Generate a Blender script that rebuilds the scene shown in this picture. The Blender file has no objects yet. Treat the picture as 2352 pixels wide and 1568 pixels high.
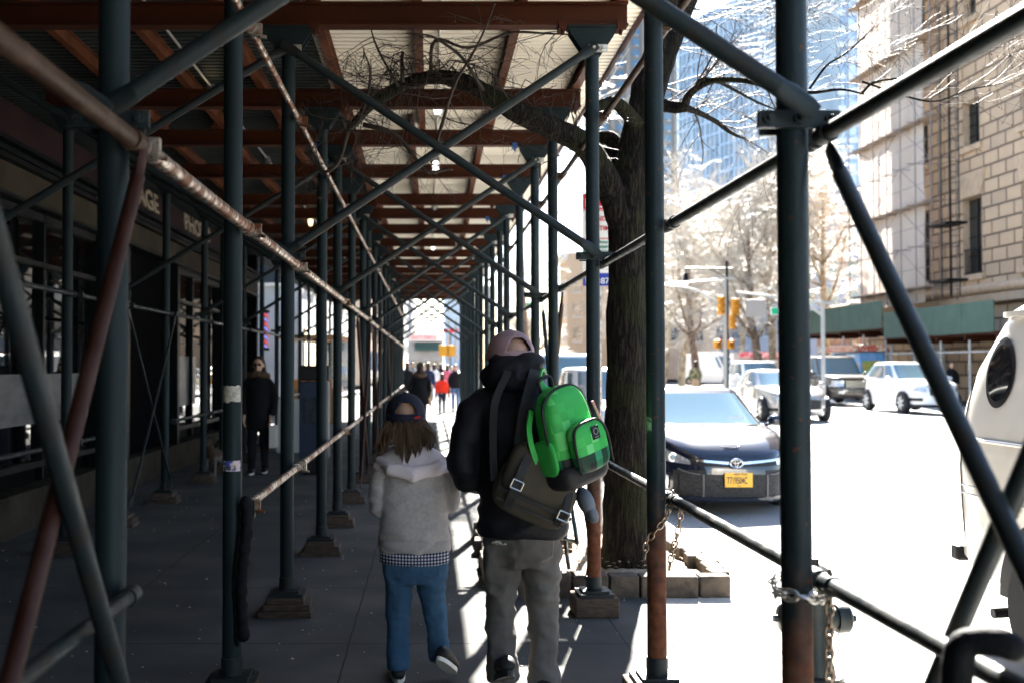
import bpy, bmesh, math, random
import numpy as np
from mathutils import Vector, Matrix, noise
R = math.radians
sc = bpy.context.scene
COL = sc.collection
# ---------------------------------------------------------------- camera
F, CX, CY, W0 = 2400.0, 985.0, 784.0, 2352.0
PITCH = math.atan(56 / F)
cam = bpy.data.cameras.new('camera'); cam_o = bpy.data.objects.new('camera', cam); COL.objects.link(cam_o)
cam_o.location = (0, 0, 1.6); cam_o.rotation_euler = (R(90) + PITCH, 0, 0)
cam.sensor_width = 36; cam.lens = 36 * F / W0; cam.shift_x = (W0 / 2 - CX) / W0
cam.clip_start = .05; cam.clip_end = 3000
cam.dof.use_dof = True; cam.dof.focus_distance = 5.5; cam.dof.aperture_fstop = 2.3
sc.camera = cam_o
# ---------------------------------------------------------------- light
SUN_EL, SUN_AZ = 37.2, 14.0          # azimuth measured from +Y towards +X
w = bpy.data.worlds.new('World'); sc.world = w; w.use_nodes = True
nt = w.node_tree; bg = nt.nodes['Background']; sky = nt.nodes.new('ShaderNodeTexSky')
sky.sky_type = 'NISHITA'; sky.sun_disc = False; sky.sun_elevation = R(SUN_EL); sky.sun_rotation = R(SUN_AZ)
sky.dust_density = 0.5
nt.links.new(sky.outputs[0], bg.inputs[0]); bg.inputs[1].default_value = 0.05
sl = bpy.data.lights.new('sun', 'SUN'); sl.energy = 5; sl.angle = R(.55); sl.color = (1, .95, .87)
so = bpy.data.objects.new('sun', sl); COL.objects.link(so)
sd = Vector((math.sin(R(SUN_AZ)) * math.cos(R(SUN_EL)), math.cos(R(SUN_AZ)) * math.cos(R(SUN_EL)), math.sin(R(SUN_EL))))
so.rotation_euler = sd.to_track_quat('Z', 'Y').to_euler(); so.location = sd * 60
sc.view_settings.view_transform = 'Standard'; sc.view_settings.look = 'None'
sc.view_settings.exposure = 3.6; sc.view_settings.gamma = 1
sc.render.engine = 'CYCLES'
sc.cycles.use_denoising = True; sc.cycles.use_adaptive_sampling = True; sc.cycles.adaptive_threshold = .02
sc.cycles.max_bounces = 7; sc.cycles.diffuse_bounces = 3; sc.cycles.glossy_bounces = 4
sc.cycles.transparent_max_bounces = 8; sc.cycles.sample_clamp_indirect = 4

def pt(u, v, Y):
    """point on the plane y = Y seen at (u, v) of the 2352-wide photo"""
    a, b = (u - CX) / F, (CY - v) / F
    d = Vector((a, math.cos(PITCH) - b * math.sin(PITCH), math.sin(PITCH) + b * math.cos(PITCH)))
    return Vector((0, 0, 1.6)) + d * (Y / d.y)

# ---------------------------------------------------------------- materials
def ramp(nt, fac, stops):
    r = nt.nodes.new('ShaderNodeValToRGB'); nt.links.new(fac, r.inputs[0])
    e = r.color_ramp.elements
    while len(e) < len(stops): e.new(.5)
    for i, (p, c) in enumerate(stops):
        e[i].position = p; e[i].color = (*c, 1) if len(c) == 3 else c
    return r
def g3(v): return (v, v, v)
MATS = {}
def pm(name, col, rough=.6, metal=0., spec=.28, col2=None, ns=8., thr=(.4, .65), bump=0., bs=60., rv=0., coat=0., sc3=None, extra=None, alpha=None, coord='Object', detail=6):
    """principled material; col2 blotches over col by noise; bump noise"""
    if name in MATS: return MATS[name]
    m = bpy.data.materials.new(name); m.use_nodes = True; t = m.node_tree; N = t.nodes; L = t.links
    p = N['Principled BSDF']
    p.inputs['Base Color'].default_value = (*col, 1); p.inputs['Roughness'].default_value = rough
    p.inputs['Metallic'].default_value = metal; p.inputs['Specular IOR Level'].default_value = spec
    if coat: p.inputs['Coat Weight'].default_value = coat; p.inputs['Coat Roughness'].default_value = .04
    tc = N.new('ShaderNodeTexCoord'); mp = N.new('ShaderNodeMapping'); L.new(tc.outputs[coord], mp.inputs[0])
    if sc3: mp.inputs['Scale'].default_value = sc3
    v = mp.outputs[0]
    if col2 is not None:
        n = N.new('ShaderNodeTexNoise'); n.inputs['Scale'].default_value = ns; n.inputs['Detail'].default_value = detail
        L.new(v, n.inputs['Vector'])
        r = ramp(t, n.outputs['Fac'], [(thr[0], col), (thr[1], col2)]); L.new(r.outputs[0], p.inputs['Base Color'])
        if rv:
            mr = N.new('ShaderNodeMapRange'); L.new(n.outputs['Fac'], mr.inputs[0]); mr.inputs[1].default_value = .35; mr.inputs[2].default_value = .65
            mr.inputs[3].default_value = rough; mr.inputs[4].default_value = rough + rv; L.new(mr.outputs[0], p.inputs['Roughness'])
    if bump:
        n2 = N.new('ShaderNodeTexNoise'); n2.inputs['Scale'].default_value = bs; n2.inputs['Detail'].default_value = 5
        L.new(v, n2.inputs['Vector']); b = N.new('ShaderNodeBump'); b.inputs['Strength'].default_value = min(1, bump)
        b.inputs['Distance'].default_value = .01 * max(1, bump); L.new(n2.outputs['Fac'], b.inputs['Height']); L.new(b.outputs[0], p.inputs['Normal'])
    if extra: extra(t, p, v)
    MATS[name] = m; return m
def emat(name, col, s):
    if name in MATS: return MATS[name]
    m = bpy.data.materials.new(name); m.use_nodes = True; p = m.node_tree.nodes['Principled BSDF']
    p.inputs['Base Color'].default_value = (*col, 1); p.inputs['Emission Color'].default_value = (*col, 1); p.inputs['Emission Strength'].default_value = s
    MATS[name] = m; return m
def gm(name, tint=(.02, .025, .03), rough=.03, spec=1.0, alpha=0.):
    """window glass as a dark reflecting pane; alpha = share let straight through"""
    if name in MATS: return MATS[name]
    m = bpy.data.materials.new(name); m.use_nodes = True; t = m.node_tree; N = t.nodes; L = t.links
    p = N['Principled BSDF']; p.inputs['Base Color'].default_value = (*tint, 1); p.inputs['Roughness'].default_value = rough
    p.inputs['IOR'].default_value = 1.6; p.inputs['Specular IOR Level'].default_value = min(1., spec); p.inputs['Coat Weight'].default_value = .6; p.inputs['Coat Roughness'].default_value = .02
    p.inputs['Alpha'].default_value = 1 - alpha
    MATS[name] = m; return m
def mathn(t, op, a, b=None):
    n = t.nodes.new('ShaderNodeMath'); n.operation = op
    for i, q in enumerate((a, b)):
        if q is None: continue
        if isinstance(q, (int, float)): n.inputs[i].default_value = q
        else: t.links.new(q, n.inputs[i])
    return n.outputs[0]
def sep(t, v):
    s = t.nodes.new('ShaderNodeSeparateXYZ'); t.links.new(v, s.inputs[0]); return s.outputs
def mixc(t, f, a, b):
    n = t.nodes.new('ShaderNodeMix'); n.data_type = 'RGBA'
    for i, q in ((0, f), (6, a), (7, b)):
        if isinstance(q, (int, float)): n.inputs[i].default_value = q
        elif isinstance(q, tuple): n.inputs[i].default_value = (*q, 1)
        else: t.links.new(q, n.inputs[i])
    return n.outputs[2]
def noisen(t, v, s, d=5):
    n = t.nodes.new('ShaderNodeTexNoise'); n.inputs['Scale'].default_value = s; n.inputs['Detail'].default_value = d; t.links.new(v, n.inputs['Vector']); return n.outputs['Fac']

# ---------------------------------------------------------------- mesh builder
def frame_for(d):
    d = d.normalized(); a = Vector((0, 0, 1)) if abs(d.z) < .9 else Vector((1, 0, 0))
    x = d.cross(a).normalized(); return x, d.cross(x).normalized()
class MB:
    def __init__(s): s.v = []; s.f = []; s.mi = []
    def add(s, vs, fs, mi=0):
        o = len(s.v); s.v += [tuple(p) for p in vs]; s.f += [tuple(i + o for i in f) for f in fs]; s.mi += [mi] * len(fs); return s
    def box(s, c, d, rot=None, mi=0):
        c = Vector(c); vs = []
        for x in (-.5, .5):
            for y in (-.5, .5):
                for z in (-.5, .5):
                    p = Vector((x * d[0], y * d[1], z * d[2]))
                    if rot is not None: p = rot @ p
                    vs.append(c + p)
        return s.add(vs, [(0, 1, 3, 2), (4, 6, 7, 5), (0, 4, 5, 1), (2, 3, 7, 6), (0, 2, 6, 4), (1, 5, 7, 3)], mi)
    def loft(s, rings, cap=True, closed=True, mi=0):
        n = len(rings[0]); vs = [p for r in rings for p in r]; fs = []
        for i in range(len(rings) - 1):
            for j in range(n if closed else n - 1):
                a, b = i * n + j, i * n + (j + 1) % n; fs.append((a, b, b + n, a + n))
        if cap and closed: fs.append(tuple(range(n - 1, -1, -1))); fs.append(tuple(range((len(rings) - 1) * n, len(rings) * n)))
        return s.add(vs, fs, mi)
    def path(s, pts, rad, n=8, mi=0, cap=True, round_=False):
        pts = [Vector(p) for p in pts]
        if not hasattr(rad, '__len__'): rad = [rad] * len(pts)
        rad = list(rad)
        if round_:
            d0 = (pts[0] - pts[1]).normalized(); d1 = (pts[-1] - pts[-2]).normalized()
            P0, R0, P1, R1 = pts[0], rad[0], pts[-1], rad[-1]
            pts = [P0 + d0 * R0 * .97, P0 + d0 * R0 * .72] + pts + [P1 + d1 * R1 * .72, P1 + d1 * R1 * .97]
            rad = [R0 * .22, R0 * .7] + rad + [R1 * .7, R1 * .22]
        rings = []; X = None
        for i, p in enumerate(pts):
            d = (pts[min(i + 1, len(pts) - 1)] - pts[max(i - 1, 0)])
            if d.length < 1e-9: d = Vector((0, 0, 1))
            d.normalize()
            if X is None: X, Yv = frame_for(d)
            else:
                X = X - d * X.dot(d)
                if X.length < 1e-6: X, Yv = frame_for(d)
                X.normalize(); Yv = d.cross(X)
            rings.append([p + (X * math.cos(2 * math.pi * k / n) + Yv * math.sin(2 * math.pi * k / n)) * rad[i] for k in range(n)])
        return s.loft(rings, cap, True, mi)
    def tube(s, a, b, r, n=16, mi=0, r1=None): return s.path([a, b], [r, r if r1 is None else r1], n, mi)
    def lathe(s, prof, c=(0, 0, 0), axis=(0, 0, 1), n=20, mi=0, cap=True):
        """prof: (radius, distance along axis)"""
        c = Vector(c); a = Vector(axis).normalized(); X, Yv = frame_for(a)
        rings = [[c + a * h + (X * math.cos(2 * math.pi * k / n) + Yv * math.sin(2 * math.pi * k / n)) * max(r, 1e-4) for k in range(n)] for r, h in prof]
        return s.loft(rings, cap, True, mi)
    def ell(s, c, r, n=14, m=9, rot=None, mi=0):
        c = Vector(c); rings = []
        for i in range(m):
            th = math.pi * (i + .12) / (m - 1 + .24); rr = []
            for k in range(n):
                p = Vector((r[0] * math.sin(th) * math.cos(2 * math.pi * k / n), r[1] * math.sin(th) * math.sin(2 * math.pi * k / n), -r[2] * math.cos(th)))
                rr.append(c + (rot @ p if rot is not None else p))
            rings.append(rr)
        return s.loft(rings, True, True, mi)
    def hrings(s, rs, n=20, e=2.0, mi=0):
        """horizontal superellipse rings (x, y, z, rx, ry)"""
        rings = []
        for x, y, z, rx, ry in rs:
            rr = []
            for k in range(n):
                a = 2 * math.pi * k / n; ca, sa = math.cos(a), math.sin(a)
                rr.append((x + rx * math.copysign(abs(ca) ** (2 / e), ca), y + ry * math.copysign(abs(sa) ** (2 / e), sa), z))
            rings.append(rr)
        return s.loft(rings, True, True, mi)
    def prism(s, poly, f0, f1, mi=0):
        """poly: list of 2D; f0/f1 map (a,b)->3D for the two faces"""
        n = len(poly); vs = [f0(*p) for p in poly] + [f1(*p) for p in poly]
        fs = [tuple(range(n - 1, -1, -1)), tuple(range(n, 2 * n))] + [(i, (i + 1) % n, (i + 1) % n + n, i + n) for i in range(n)]
        return s.add(vs, fs, mi)
    def quad(s, a, b, c, d, mi=0): return s.add([a, b, c, d], [(0, 1, 2, 3)], mi)
    def torus(s, c, ax, R_, r, n=20, m=8, mi=0, sx=1., X=None):
        c = Vector(c); a = Vector(ax).normalized(); 
        if X is None: X, Yv = frame_for(a)
        else: X = Vector(X).normalized(); Yv = a.cross(X)
        vs = []; fs = []
        for i in range(n):
            t = 2 * math.pi * i / n; d = X * math.cos(t) * sx + Yv * math.sin(t); dn = (X * math.cos(t) + Yv * math.sin(t) * sx).normalized()
            for j in range(m):
                q = 2 * math.pi * j / m; vs.append(c + d * R_ + (dn * math.cos(q) + a * math.sin(q)) * r)
        for i in range(n):
            for j in range(m): fs.append((i * m + j, ((i + 1) % n) * m + j, ((i + 1) % n) * m + (j + 1) % m, i * m + (j + 1) % m))
        return s.add(vs, fs, mi)
    def build(s, name, mats, parent=None, smooth=40, bevel=0, loc=None):
        me = bpy.data.meshes.new(name); me.from_pydata(s.v, [], s.f)
        if not isinstance(mats, (list, tuple)): mats = [mats]
        for m in mats: me.materials.append(m)
        if len(mats) > 1: me.polygons.foreach_set('material_index', s.mi)
        me.validate(); me.update()
        if len(me.vertices) < 60000:
            b = bmesh.new(); b.from_mesh(me); bmesh.ops.recalc_face_normals(b, faces=b.faces[:]); b.to_mesh(me); b.free()
        if smooth:
            me.shade_smooth()
            if smooth < 180: me.set_sharp_from_angle(angle=R(smooth))
        o = bpy.data.objects.new(name, me); COL.objects.link(o)
        if parent is not None: o.parent = parent
        if loc is not None: o.location = loc
        if bevel:
            bv = o.modifiers.new('bevel', 'BEVEL'); bv.width = bevel; bv.segments = 2; bv.limit_method = 'ANGLE'
        return o
def tag(o, label=None, cat=None, group=None, kind=None):
    if label: o['label'] = label
    if cat: o['category'] = cat
    if group: o['group'] = group
    if kind: o['kind'] = kind
    return o
def thing(name, label, cat, loc=(0, 0, 0), rz=0, group=None):
    o = bpy.data.objects.new(name, None); o.empty_display_size = .1; COL.objects.link(o)
    o.location = loc; o.rotation_euler = (0, 0, rz); return tag(o, label, cat, group)
def struct(o): o['kind'] = 'structure'; return o
def cp(o, parent=None, loc=None, rz=None, deep=True):
    c = o.copy(); COL.objects.link(c); c.parent = parent
    if loc is not None: c.location = loc
    if rz is not None: c.rotation_euler = (0, 0, rz)
    if deep:
        for ch in KIDS.get(o.name, []): cp(ch, c)
    return c
KIDS = {}
def kids_index():
    KIDS.clear()
    for o in bpy.data.objects:
        if o.parent: KIDS.setdefault(o.parent.name, []).append(o)
def dup_tree(root, loc, rz, label=None, parent=None):
    c = cp(root, parent, loc, rz)
    if label: c['label'] = label
    return c
def ev_mesh(o, name):
    bpy.context.view_layer.update()
    dg = bpy.context.evaluated_depsgraph_get(); return bpy.data.meshes.new_from_object(o.evaluated_get(dg))
def text(s, size, loc, rot, mat, parent=None, name='lettering', ext=.004, align='LEFT', sx=1.):
    cu = bpy.data.curves.new('t', 'FONT'); cu.body = s; cu.size = size; cu.extrude = ext; cu.align_x = align; cu.offset = .012 * size
    t = bpy.data.objects.new('t', cu); COL.objects.link(t); me = ev_mesh(t, name); bpy.data.objects.remove(t)
    me.name = name; me.materials.clear(); me.materials.append(mat)
    o = bpy.data.objects.new(name, me); COL.objects.link(o); o.location = loc; o.rotation_euler = rot; o.scale = (sx, 1, 1)
    if parent is not None: o.parent = parent
    return o
def organic(name, mb, mat, parent=None, voxel=.012, smooth=6, disp=None, fac=.5):
    """one continuous skin over closed overlapping shapes"""
    me = bpy.data.meshes.new(name); me.from_pydata(mb.v, [], mb.f); me.update()
    b = bmesh.new(); b.from_mesh(me); bmesh.ops.recalc_face_normals(b, faces=b.faces[:]); b.to_mesh(me); b.free()
    t = bpy.data.objects.new(name, me); COL.objects.link(t)
    rm = t.modifiers.new('r', 'REMESH'); rm.mode = 'VOXEL'; rm.voxel_size = voxel; rm.use_smooth_shade = True
    sm = t.modifiers.new('s', 'SMOOTH'); sm.iterations = smooth; sm.factor = fac
    me2 = ev_mesh(t, name); bpy.data.objects.remove(t); me2.name = name
    if disp:
        n = len(me2.vertices); co = np.empty(n * 3); me2.vertices.foreach_get('co', co); co = co.reshape(-1, 3)
        no = np.empty(n * 3); me2.vertex_normals.foreach_get('vector', no); no = no.reshape(-1, 3)
        for amp, sx, sy, sz, seed in disp:
            d = np.array([noise.noise(Vector((p[0] * sx + seed, p[1] * sy, p[2] * sz))) for p in co])
            d = 1 - np.abs(d) * 2.2 if amp < 0 else d      # ridged folds for negative amplitudes
            co = co + no * (d * abs(amp))[:, None]
        me2.vertices.foreach_set('co', co.ravel()); me2.update()
    me2.materials.clear(); me2.materials.append(mat); me2.shade_smooth()
    o = bpy.data.objects.new(name, me2); COL.objects.link(o)
    if parent is not None: o.parent = parent
    return o
rnd = random.Random(7)
# ================================================================ setting
GX = 2.45                      # kerb line
YF = 900.
def sidewalk_extra(t, p, v):
    # slab joints every 1.5 m along, 1.6 across, stains, gum spots
    x, y, z = sep(t, v)
    def joint(c, step, off, wd):
        a = mathn(t, 'ADD', c, off); a = mathn(t, 'DIVIDE', a, step); a = mathn(t, 'FRACT', a)
        a = mathn(t, 'SUBTRACT', a, .5); a = mathn(t, 'ABSOLUTE', a); return mathn(t, 'GREATER_THAN', a, .5 - wd / step)
    wob = mathn(t, 'MULTIPLY', noisen(t, v, 3.), .02)
    j = mathn(t, 'MAXIMUM', joint(mathn(t, 'ADD', y, wob), 1.52, .0, .006), joint(mathn(t, 'ADD', x, wob), 1.6, .45, .005))
    n1 = noisen(t, v, 1.3, 8); n2 = noisen(t, v, 70, 3)
    base = ramp(t, n1, [(.3, (.04, .043, .043)), (.5, (.066, .067, .064)), (.7, (.1, .097, .09))]).outputs[0]
    base = mixc(t, mathn(t, 'MULTIPLY', n2, .35), base, (.07, .07, .07))
    vo = t.nodes.new('ShaderNodeTexVoronoi'); vo.inputs['Scale'].default_value = 4.5; t.links.new(v, vo.inputs['Vector'])
    spot = mathn(t, 'LESS_THAN', vo.outputs['Distance'], .055)
    base = mixc(t, mathn(t, 'MULTIPLY', spot, .6), base, (.05, .05, .05))
    vo2 = t.nodes.new('ShaderNodeTexVoronoi'); vo2.inputs['Scale'].default_value = 7.; t.links.new(v, vo2.inputs['Vector'])
    base = mixc(t, mathn(t, 'LESS_THAN', vo2.outputs['Distance'], .028), base, (.5, .5, .48))
    base = mixc(t, j, base, (.025, .025, .025))
    t.links.new(base, p.inputs['Base Color'])
    b = t.nodes.new('ShaderNodeBump'); b.inputs['Strength'].default_value = .35; b.inputs['Distance'].default_value = .004
    h = mathn(t, 'SUBTRACT', mathn(t, 'MULTIPLY', noisen(t, v, 140, 4), .5), mathn(t, 'MULTIPLY', j, 1.5)); t.links.new(h, b.inputs['Height']); t.links.new(b.outputs[0], p.inputs['Normal'])
m_walk = pm('concrete_sidewalk', (.2, .2, .2), .85, extra=sidewalk_extra, spec=.15)
def road_extra(t, p, v):
    n1 = noisen(t, v, .5, 8); n2 = noisen(t, v, 45, 4)
    base = ramp(t, n1, [(.3, (.23, .23, .228)), (.55, (.29, .288, .283)), (.7, (.34, .337, .33))]).outputs[0]
    base = mixc(t, mathn(t, 'MULTIPLY', n2, .5), base, (.16, .16, .16))
    wv = noisen(t, v, 1.1, 10); crack = mathn(t, 'LESS_THAN', mathn(t, 'ABSOLUTE', mathn(t, 'SUBTRACT', wv, .52)), .0016)
    base = mixc(t, mathn(t, 'MULTIPLY', crack, .8), base, (.02, .02, .02))
    t.links.new(base, p.inputs['Base Color'])
m_road = pm('asphalt', (.15, .15, .15), .8, extra=road_extra, spec=.4, bump=.4, bs=160)
m_walk_bounce = pm('bounce_lightened_concrete', (.5, .48, .44), .85, col2=(.4, .38, .35), ns=1.2, bump=.2, bs=120, spec=.15)  # pavement colour raised along the kerb to bounce sunlight onto the deck
m_kerb = pm('granite_kerb', (.3, .29, .28), .7, col2=(.2, .19, .185), ns=14, bump=.4, bs=80)
m_ground = pm('ground_dust', (.16, .155, .15), .9, col2=(.12, .12, .12), ns=.3)
struct(MB().quad((-900, -60, -.35), (900, -60, -.35), (900, YF, -.35), (-900, YF, -.35)).build('ground', m_ground, smooth=0))
mb = MB(); xs = [GX, 5, 8, 11, 14, 18, 20.9]; zs = [-.15, -.07, .0, .06, .05, .0, -.08]
for i in range(len(xs) - 1):
    mb.quad((xs[i], -40, zs[i]), (xs[i + 1], -40, zs[i + 1]), (xs[i + 1], 320, zs[i + 1]), (xs[i], 320, zs[i]))
struct(mb.build('road', m_road, smooth=180))
m_line = pm('road_paint', (.75, .75, .72), .6, col2=(.5, .5, .48), ns=12)
mb = MB()
for yy in np.arange(4, 58, 9.0): mb.quad((7.6, yy, .004 - .0), (7.72, yy, .004), (7.72, yy + 3, .004), (7.6, yy + 3, .004))
def zroad(x): return float(np.interp(x, xs, zs))
mb.v = [(x, y, zroad(x) + .004) for x, y, z in mb.v]
struct(mb.build('lane_markings', m_line, smooth=0))
struct(MB().box((-1.25, 12, -.1), (5.5, 104, .2)).build('sidewalk', m_walk, smooth=0)); struct(MB().box((1.9, 12, -.1), (.8, 104, .2)).build('kerbside_paving', m_walk_bounce, smooth=0))      # x -4 .. 2.3
struct(MB().box((2.375, 12, -.093), (.15, 104, .2)).build('kerb', m_kerb, smooth=0, bevel=.015))
struct(MB().box((23.0, 8, -.08), (4.0, 100, .2)).build('far_sidewalk', m_walk, smooth=0))
struct(MB().box((20.95, 8, -.078), (.12, 100, .2)).build('far_kerb', m_kerb, smooth=0))
struct(MB().box((-20, 66, -.12), (40, 5, .2)).build('corner_sidewalk', m_walk, smooth=0))

# ================================================================ sidewalk shed
m_post = pm('slate_paint', (.011, .019, .021), .45, spec=.13, col2=(.007, .012, .014), ns=5, thr=(.35, .7), rv=.15, bump=.12, bs=30, sc3=(1, 1, .25))
def rusty_extra(t, p, v):
    g = t.nodes.new('ShaderNodeNewGeometry'); x, y, z = sep(t, g.outputs['Position'])
    n = noisen(t, v, 9, 8); k = mathn(t, 'ADD', z, mathn(t, 'MULTIPLY', n, .9))
    f = t.nodes.new('ShaderNodeMapRange'); t.links.new(k, f.inputs[0]); f.inputs[1].default_value = 1.02; f.inputs[2].default_value = 1.45; f.inputs[3].default_value = 1; f.inputs[4].default_value = 0
    fl = mathn(t, 'GREATER_THAN', noisen(t, v, 26, 6), .66); f2 = mathn(t, 'MAXIMUM', f.outputs[0], mathn(t, 'MULTIPLY', fl, .75))
    rust = ramp(t, noisen(t, v, 22, 6), [(.3, (.05, .016, .009)), (.55, (.11, .038, .018)), (.75, (.1, .06, .038))]).outputs[0]
    pc = ramp(t, noisen(t, v, 5), [(.35, (.013, .021, .024)), (.7, (.009, .0145, .017))]).outputs[0]
    t.links.new(mixc(t, f2, pc, rust), p.inputs['Base Color']); r = t.nodes.new('ShaderNodeMapRange'); t.links.new(f2, r.inputs[0]); r.inputs[3].default_value = .42; r.inputs[4].default_value = .75; t.links.new(r.outputs[0], p.inputs['Roughness'])
m_postr = pm('slate_paint_rusting', (.06, .08, .09), .5, spec=.13, extra=rusty_extra, bump=.2, bs=50)
m_brace = pm('dark_brace_paint', (.012, .018, .02), .38, spec=.2, col2=(.02, .015, .012), ns=12, thr=(.5, .75), rv=.2, bump=.15)
m_galv = pm('worn_galvanised_tube', (.5, .44, .38), .25, .85, col2=(.15, .06, .028), ns=14, thr=(.42, .56), rv=.35, bump=.3, bs=60)
m_railr = pm('rusty_rail_tube', (.03, .014, .007), .45, .0, spec=.14, col2=(.055, .033, .021), ns=10, thr=(.45, .6), rv=.2, bump=.3)
m_redtube = pm('red_oxide_tube', (.022, .0055, .003), .5, spec=.15, col2=(.035, .014, .01), ns=9, bump=.15)
m_oxide = pm('red_oxide_steel', (.05, .013, .0045), .55, spec=.12, col2=(.03, .009, .004), ns=3.5, thr=(.35, .7), rv=.2, bump=.25, bs=25, sc3=(.3, 1, 1))
m_joist = pm('red_oxide_joist', (.11, .036, .015), .6, spec=.12, col2=(.06, .018, .007), ns=5, bump=.2, bs=30)
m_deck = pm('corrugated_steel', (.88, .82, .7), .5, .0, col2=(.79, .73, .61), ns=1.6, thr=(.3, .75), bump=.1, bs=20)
m_deck2 = pm('dark_corrugated_steel', (.03, .038, .038), .5, .0, spec=.12, col2=(.02, .025, .025), ns=1.6, thr=(.3, .75))  # darker sheets left of the middle post row, with a hard edge
m_wood = pm('dark_timber_block', (.05, .035, .026), .8, col2=(.09, .06, .042), ns=18, bump=.5, bs=50, sc3=(1, 5, 5))
m_steel = pm('plain_steel', (.3, .3, .29), .4, .8, col2=(.16, .12, .1), ns=20)
m_bolt = pm('zinc_bolt', (.45, .42, .38), .35, .8)
m_blue = pm('blue_clamp_paint', (.02, .07, .22), .5)
YS = [-20., -16.5, -13., -9.2, -5.5, -3.6, -1.5, 1.0, 3.05, 4.93, 6.8, 8.95, 10.5, 12.3, 14.4, 15.7, 17.5, 19.4, 21.3, 23.2, 25.1, 27.0, 28.9, 30.8, 32.7, 34.9]
IA = 8                                     # index of frame A
XR, XM, XB = 1.07, -.925, -3.1
ZB = 3.815                                 # underside of the cross beams
shed = thing('sidewalk_shed', 'dark steel sidewalk shed with red cross beams roofing the pavement', 'scaffold')
def post_mesh(): return MB().lathe([(.0445, .12), (.0445, 3.79)], n=28)
post0 = post_mesh().build('post', m_post, shed)
head = MB()
hp = [(-.15, 3.8), (.15, 3.8), (.15, 3.77), (.05, 3.62), (-.05, 3.62), (-.15, 3.77)]
for yy in (-.047, .039): head.prism(hp, lambda a, b, yy=yy: (a, yy, b), lambda a, b, yy=yy: (a, yy + .008, b))
head.box((0, 0, 3.806), (.32, .13, .012))
head0 = head.build('head_plate', m_post, post0, 30)
bs = MB().box((0, 0, .152), (.17, .17, .016)).box((0, 0, .135), (.22, .22, .018)).lathe([(.05, .16), (.05, .24)], n=20)
base0 = bs.build('base_plate', m_brace, post0, 30)
blk0 = MB().box((0, 0, .062), (.28, .26, .124)).build('base_block', m_wood, post0, 30, bevel=.008)
plank0 = MB().box((0, 0, .02), (.34, .28, .04)).box((.01, 0, .062), (.30, .25, .042)).box((0, 0, .104), (.24, .24, .04)).build('base_block', m_wood, None, 30, bevel=.005)
posts = {}
for r, X in enumerate((XR, XM, XB)):
    for i, Y in enumerate(YS):
        if r == 2 and Y > 33: continue
        first = (r == 0 and i == 0)
        p = post0 if first else cp(post0, shed, deep=False)
        dx = .04 * (Y - 3.05) / 30 if r else 0
        p.location = (X + (dx if r == 1 else 0), Y, 0)
        lean = rnd.uniform(-.002, .002); p.rotation_euler = (lean, rnd.uniform(-.002, .002), rnd.uniform(0, .03))
        if not first: cp(head0, p, deep=False); cp(base0, p, deep=False)
        if r == 0 and 8 <= i <= 12: p.data = p.data.copy() if i == 8 else posts[(0, 8)].data; p.data.materials[0] = m_postr
        bl = (blk0 if r == 0 else plank0)
        if first: pass
        else: cp(bl, p, deep=False)
        posts[(r, i)] = p
bpy.data.objects.remove(plank0)
# crossbar clamps with bolt heads at brace height
ck = MB().box((0, -.052, 2.31), (.235, .02, .05)).box((0, .05, 2.31), (.16, .014, .05))
for dx in (-.09, 0, .09): ck.lathe([(.017, 0), (.017, .012), (.009, .013), (.009, .03), (0, .031)], (dx, -.062, 2.31), (0, -1, 0), 10)
clamp0 = ck.build('brace_clamp', m_bolt, posts[(0, 8)], 30); clamp0.data.materials[0] = m_brace
tk = MB()
for dx in (0, .06): tk.lathe([(.02, 0), (.02, .012), (.009, .013), (.009, .03)], (dx, -.062, 3.66), (0, -1, 0), 10)
tk.box((.03, -.055, 3.66), (.12, .012, .05)); topb0 = tk.build('brace_clamp', m_bolt, posts[(0, 8)], 30)
XF = [8, 10, 12, 14, 16, 18, 20, 22, 24, 6, 4]
for r in (0, 1, 2):
    for i in XF:
        if (r, i) in posts:
            if (r, i) != (0, 8): cp(clamp0, posts[(r, i)], deep=False); cp(topb0, posts[(r, i)], deep=False)
def flat_tube(a, b, r, flat=.1):
    """brace tube with hammered flat ends"""
    a, b = Vector(a), Vector(b); d = (b - a).normalized(); m = MB()
    m.path([a + d * flat, b - d * flat], r, 14)
    X, Yv = frame_for(d); side = Vector((1, 0, 0)) if abs(d.x) < .3 else Vector((0, 1, 0)); up = d.cross(side).normalized()
    for e, s in ((a, 1), (b, -1)):
        rings = []
        for t, w_, h_ in ((-.03, .022, .006), (0, .03, .007), (.06, .034, .009), (flat + .01, r, r)):
            c = e + d * s * t; rings.append([c + up * w_ * math.cos(2 * math.pi * k / 12) + side * h_ * math.sin(2 * math.pi * k / 12) for k in range(12)])
        m.loft(rings)
    return m
for i in XF:
    Y = YS[i] - .075
    if i == 24: Y -= .01
    mt = m_brace
    flat_tube((XR, Y, 3.66), (XM, Y, 2.33), .028).build('cross_brace', mt, shed)
    flat_tube((XM, Y - .045, 3.66), (XR, Y - .045, 2.33), .028).build('cross_brace', mt, shed)
    if (2, i) in posts:
        flat_tube((XM, Y, 3.66), (XB, Y, 2.33), .026).build('cross_brace', mt, shed)
        flat_tube((XB, Y - .045, 3.66), (XM, Y - .045, 2.33), .026).build('cross_brace', mt, shed)
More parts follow.
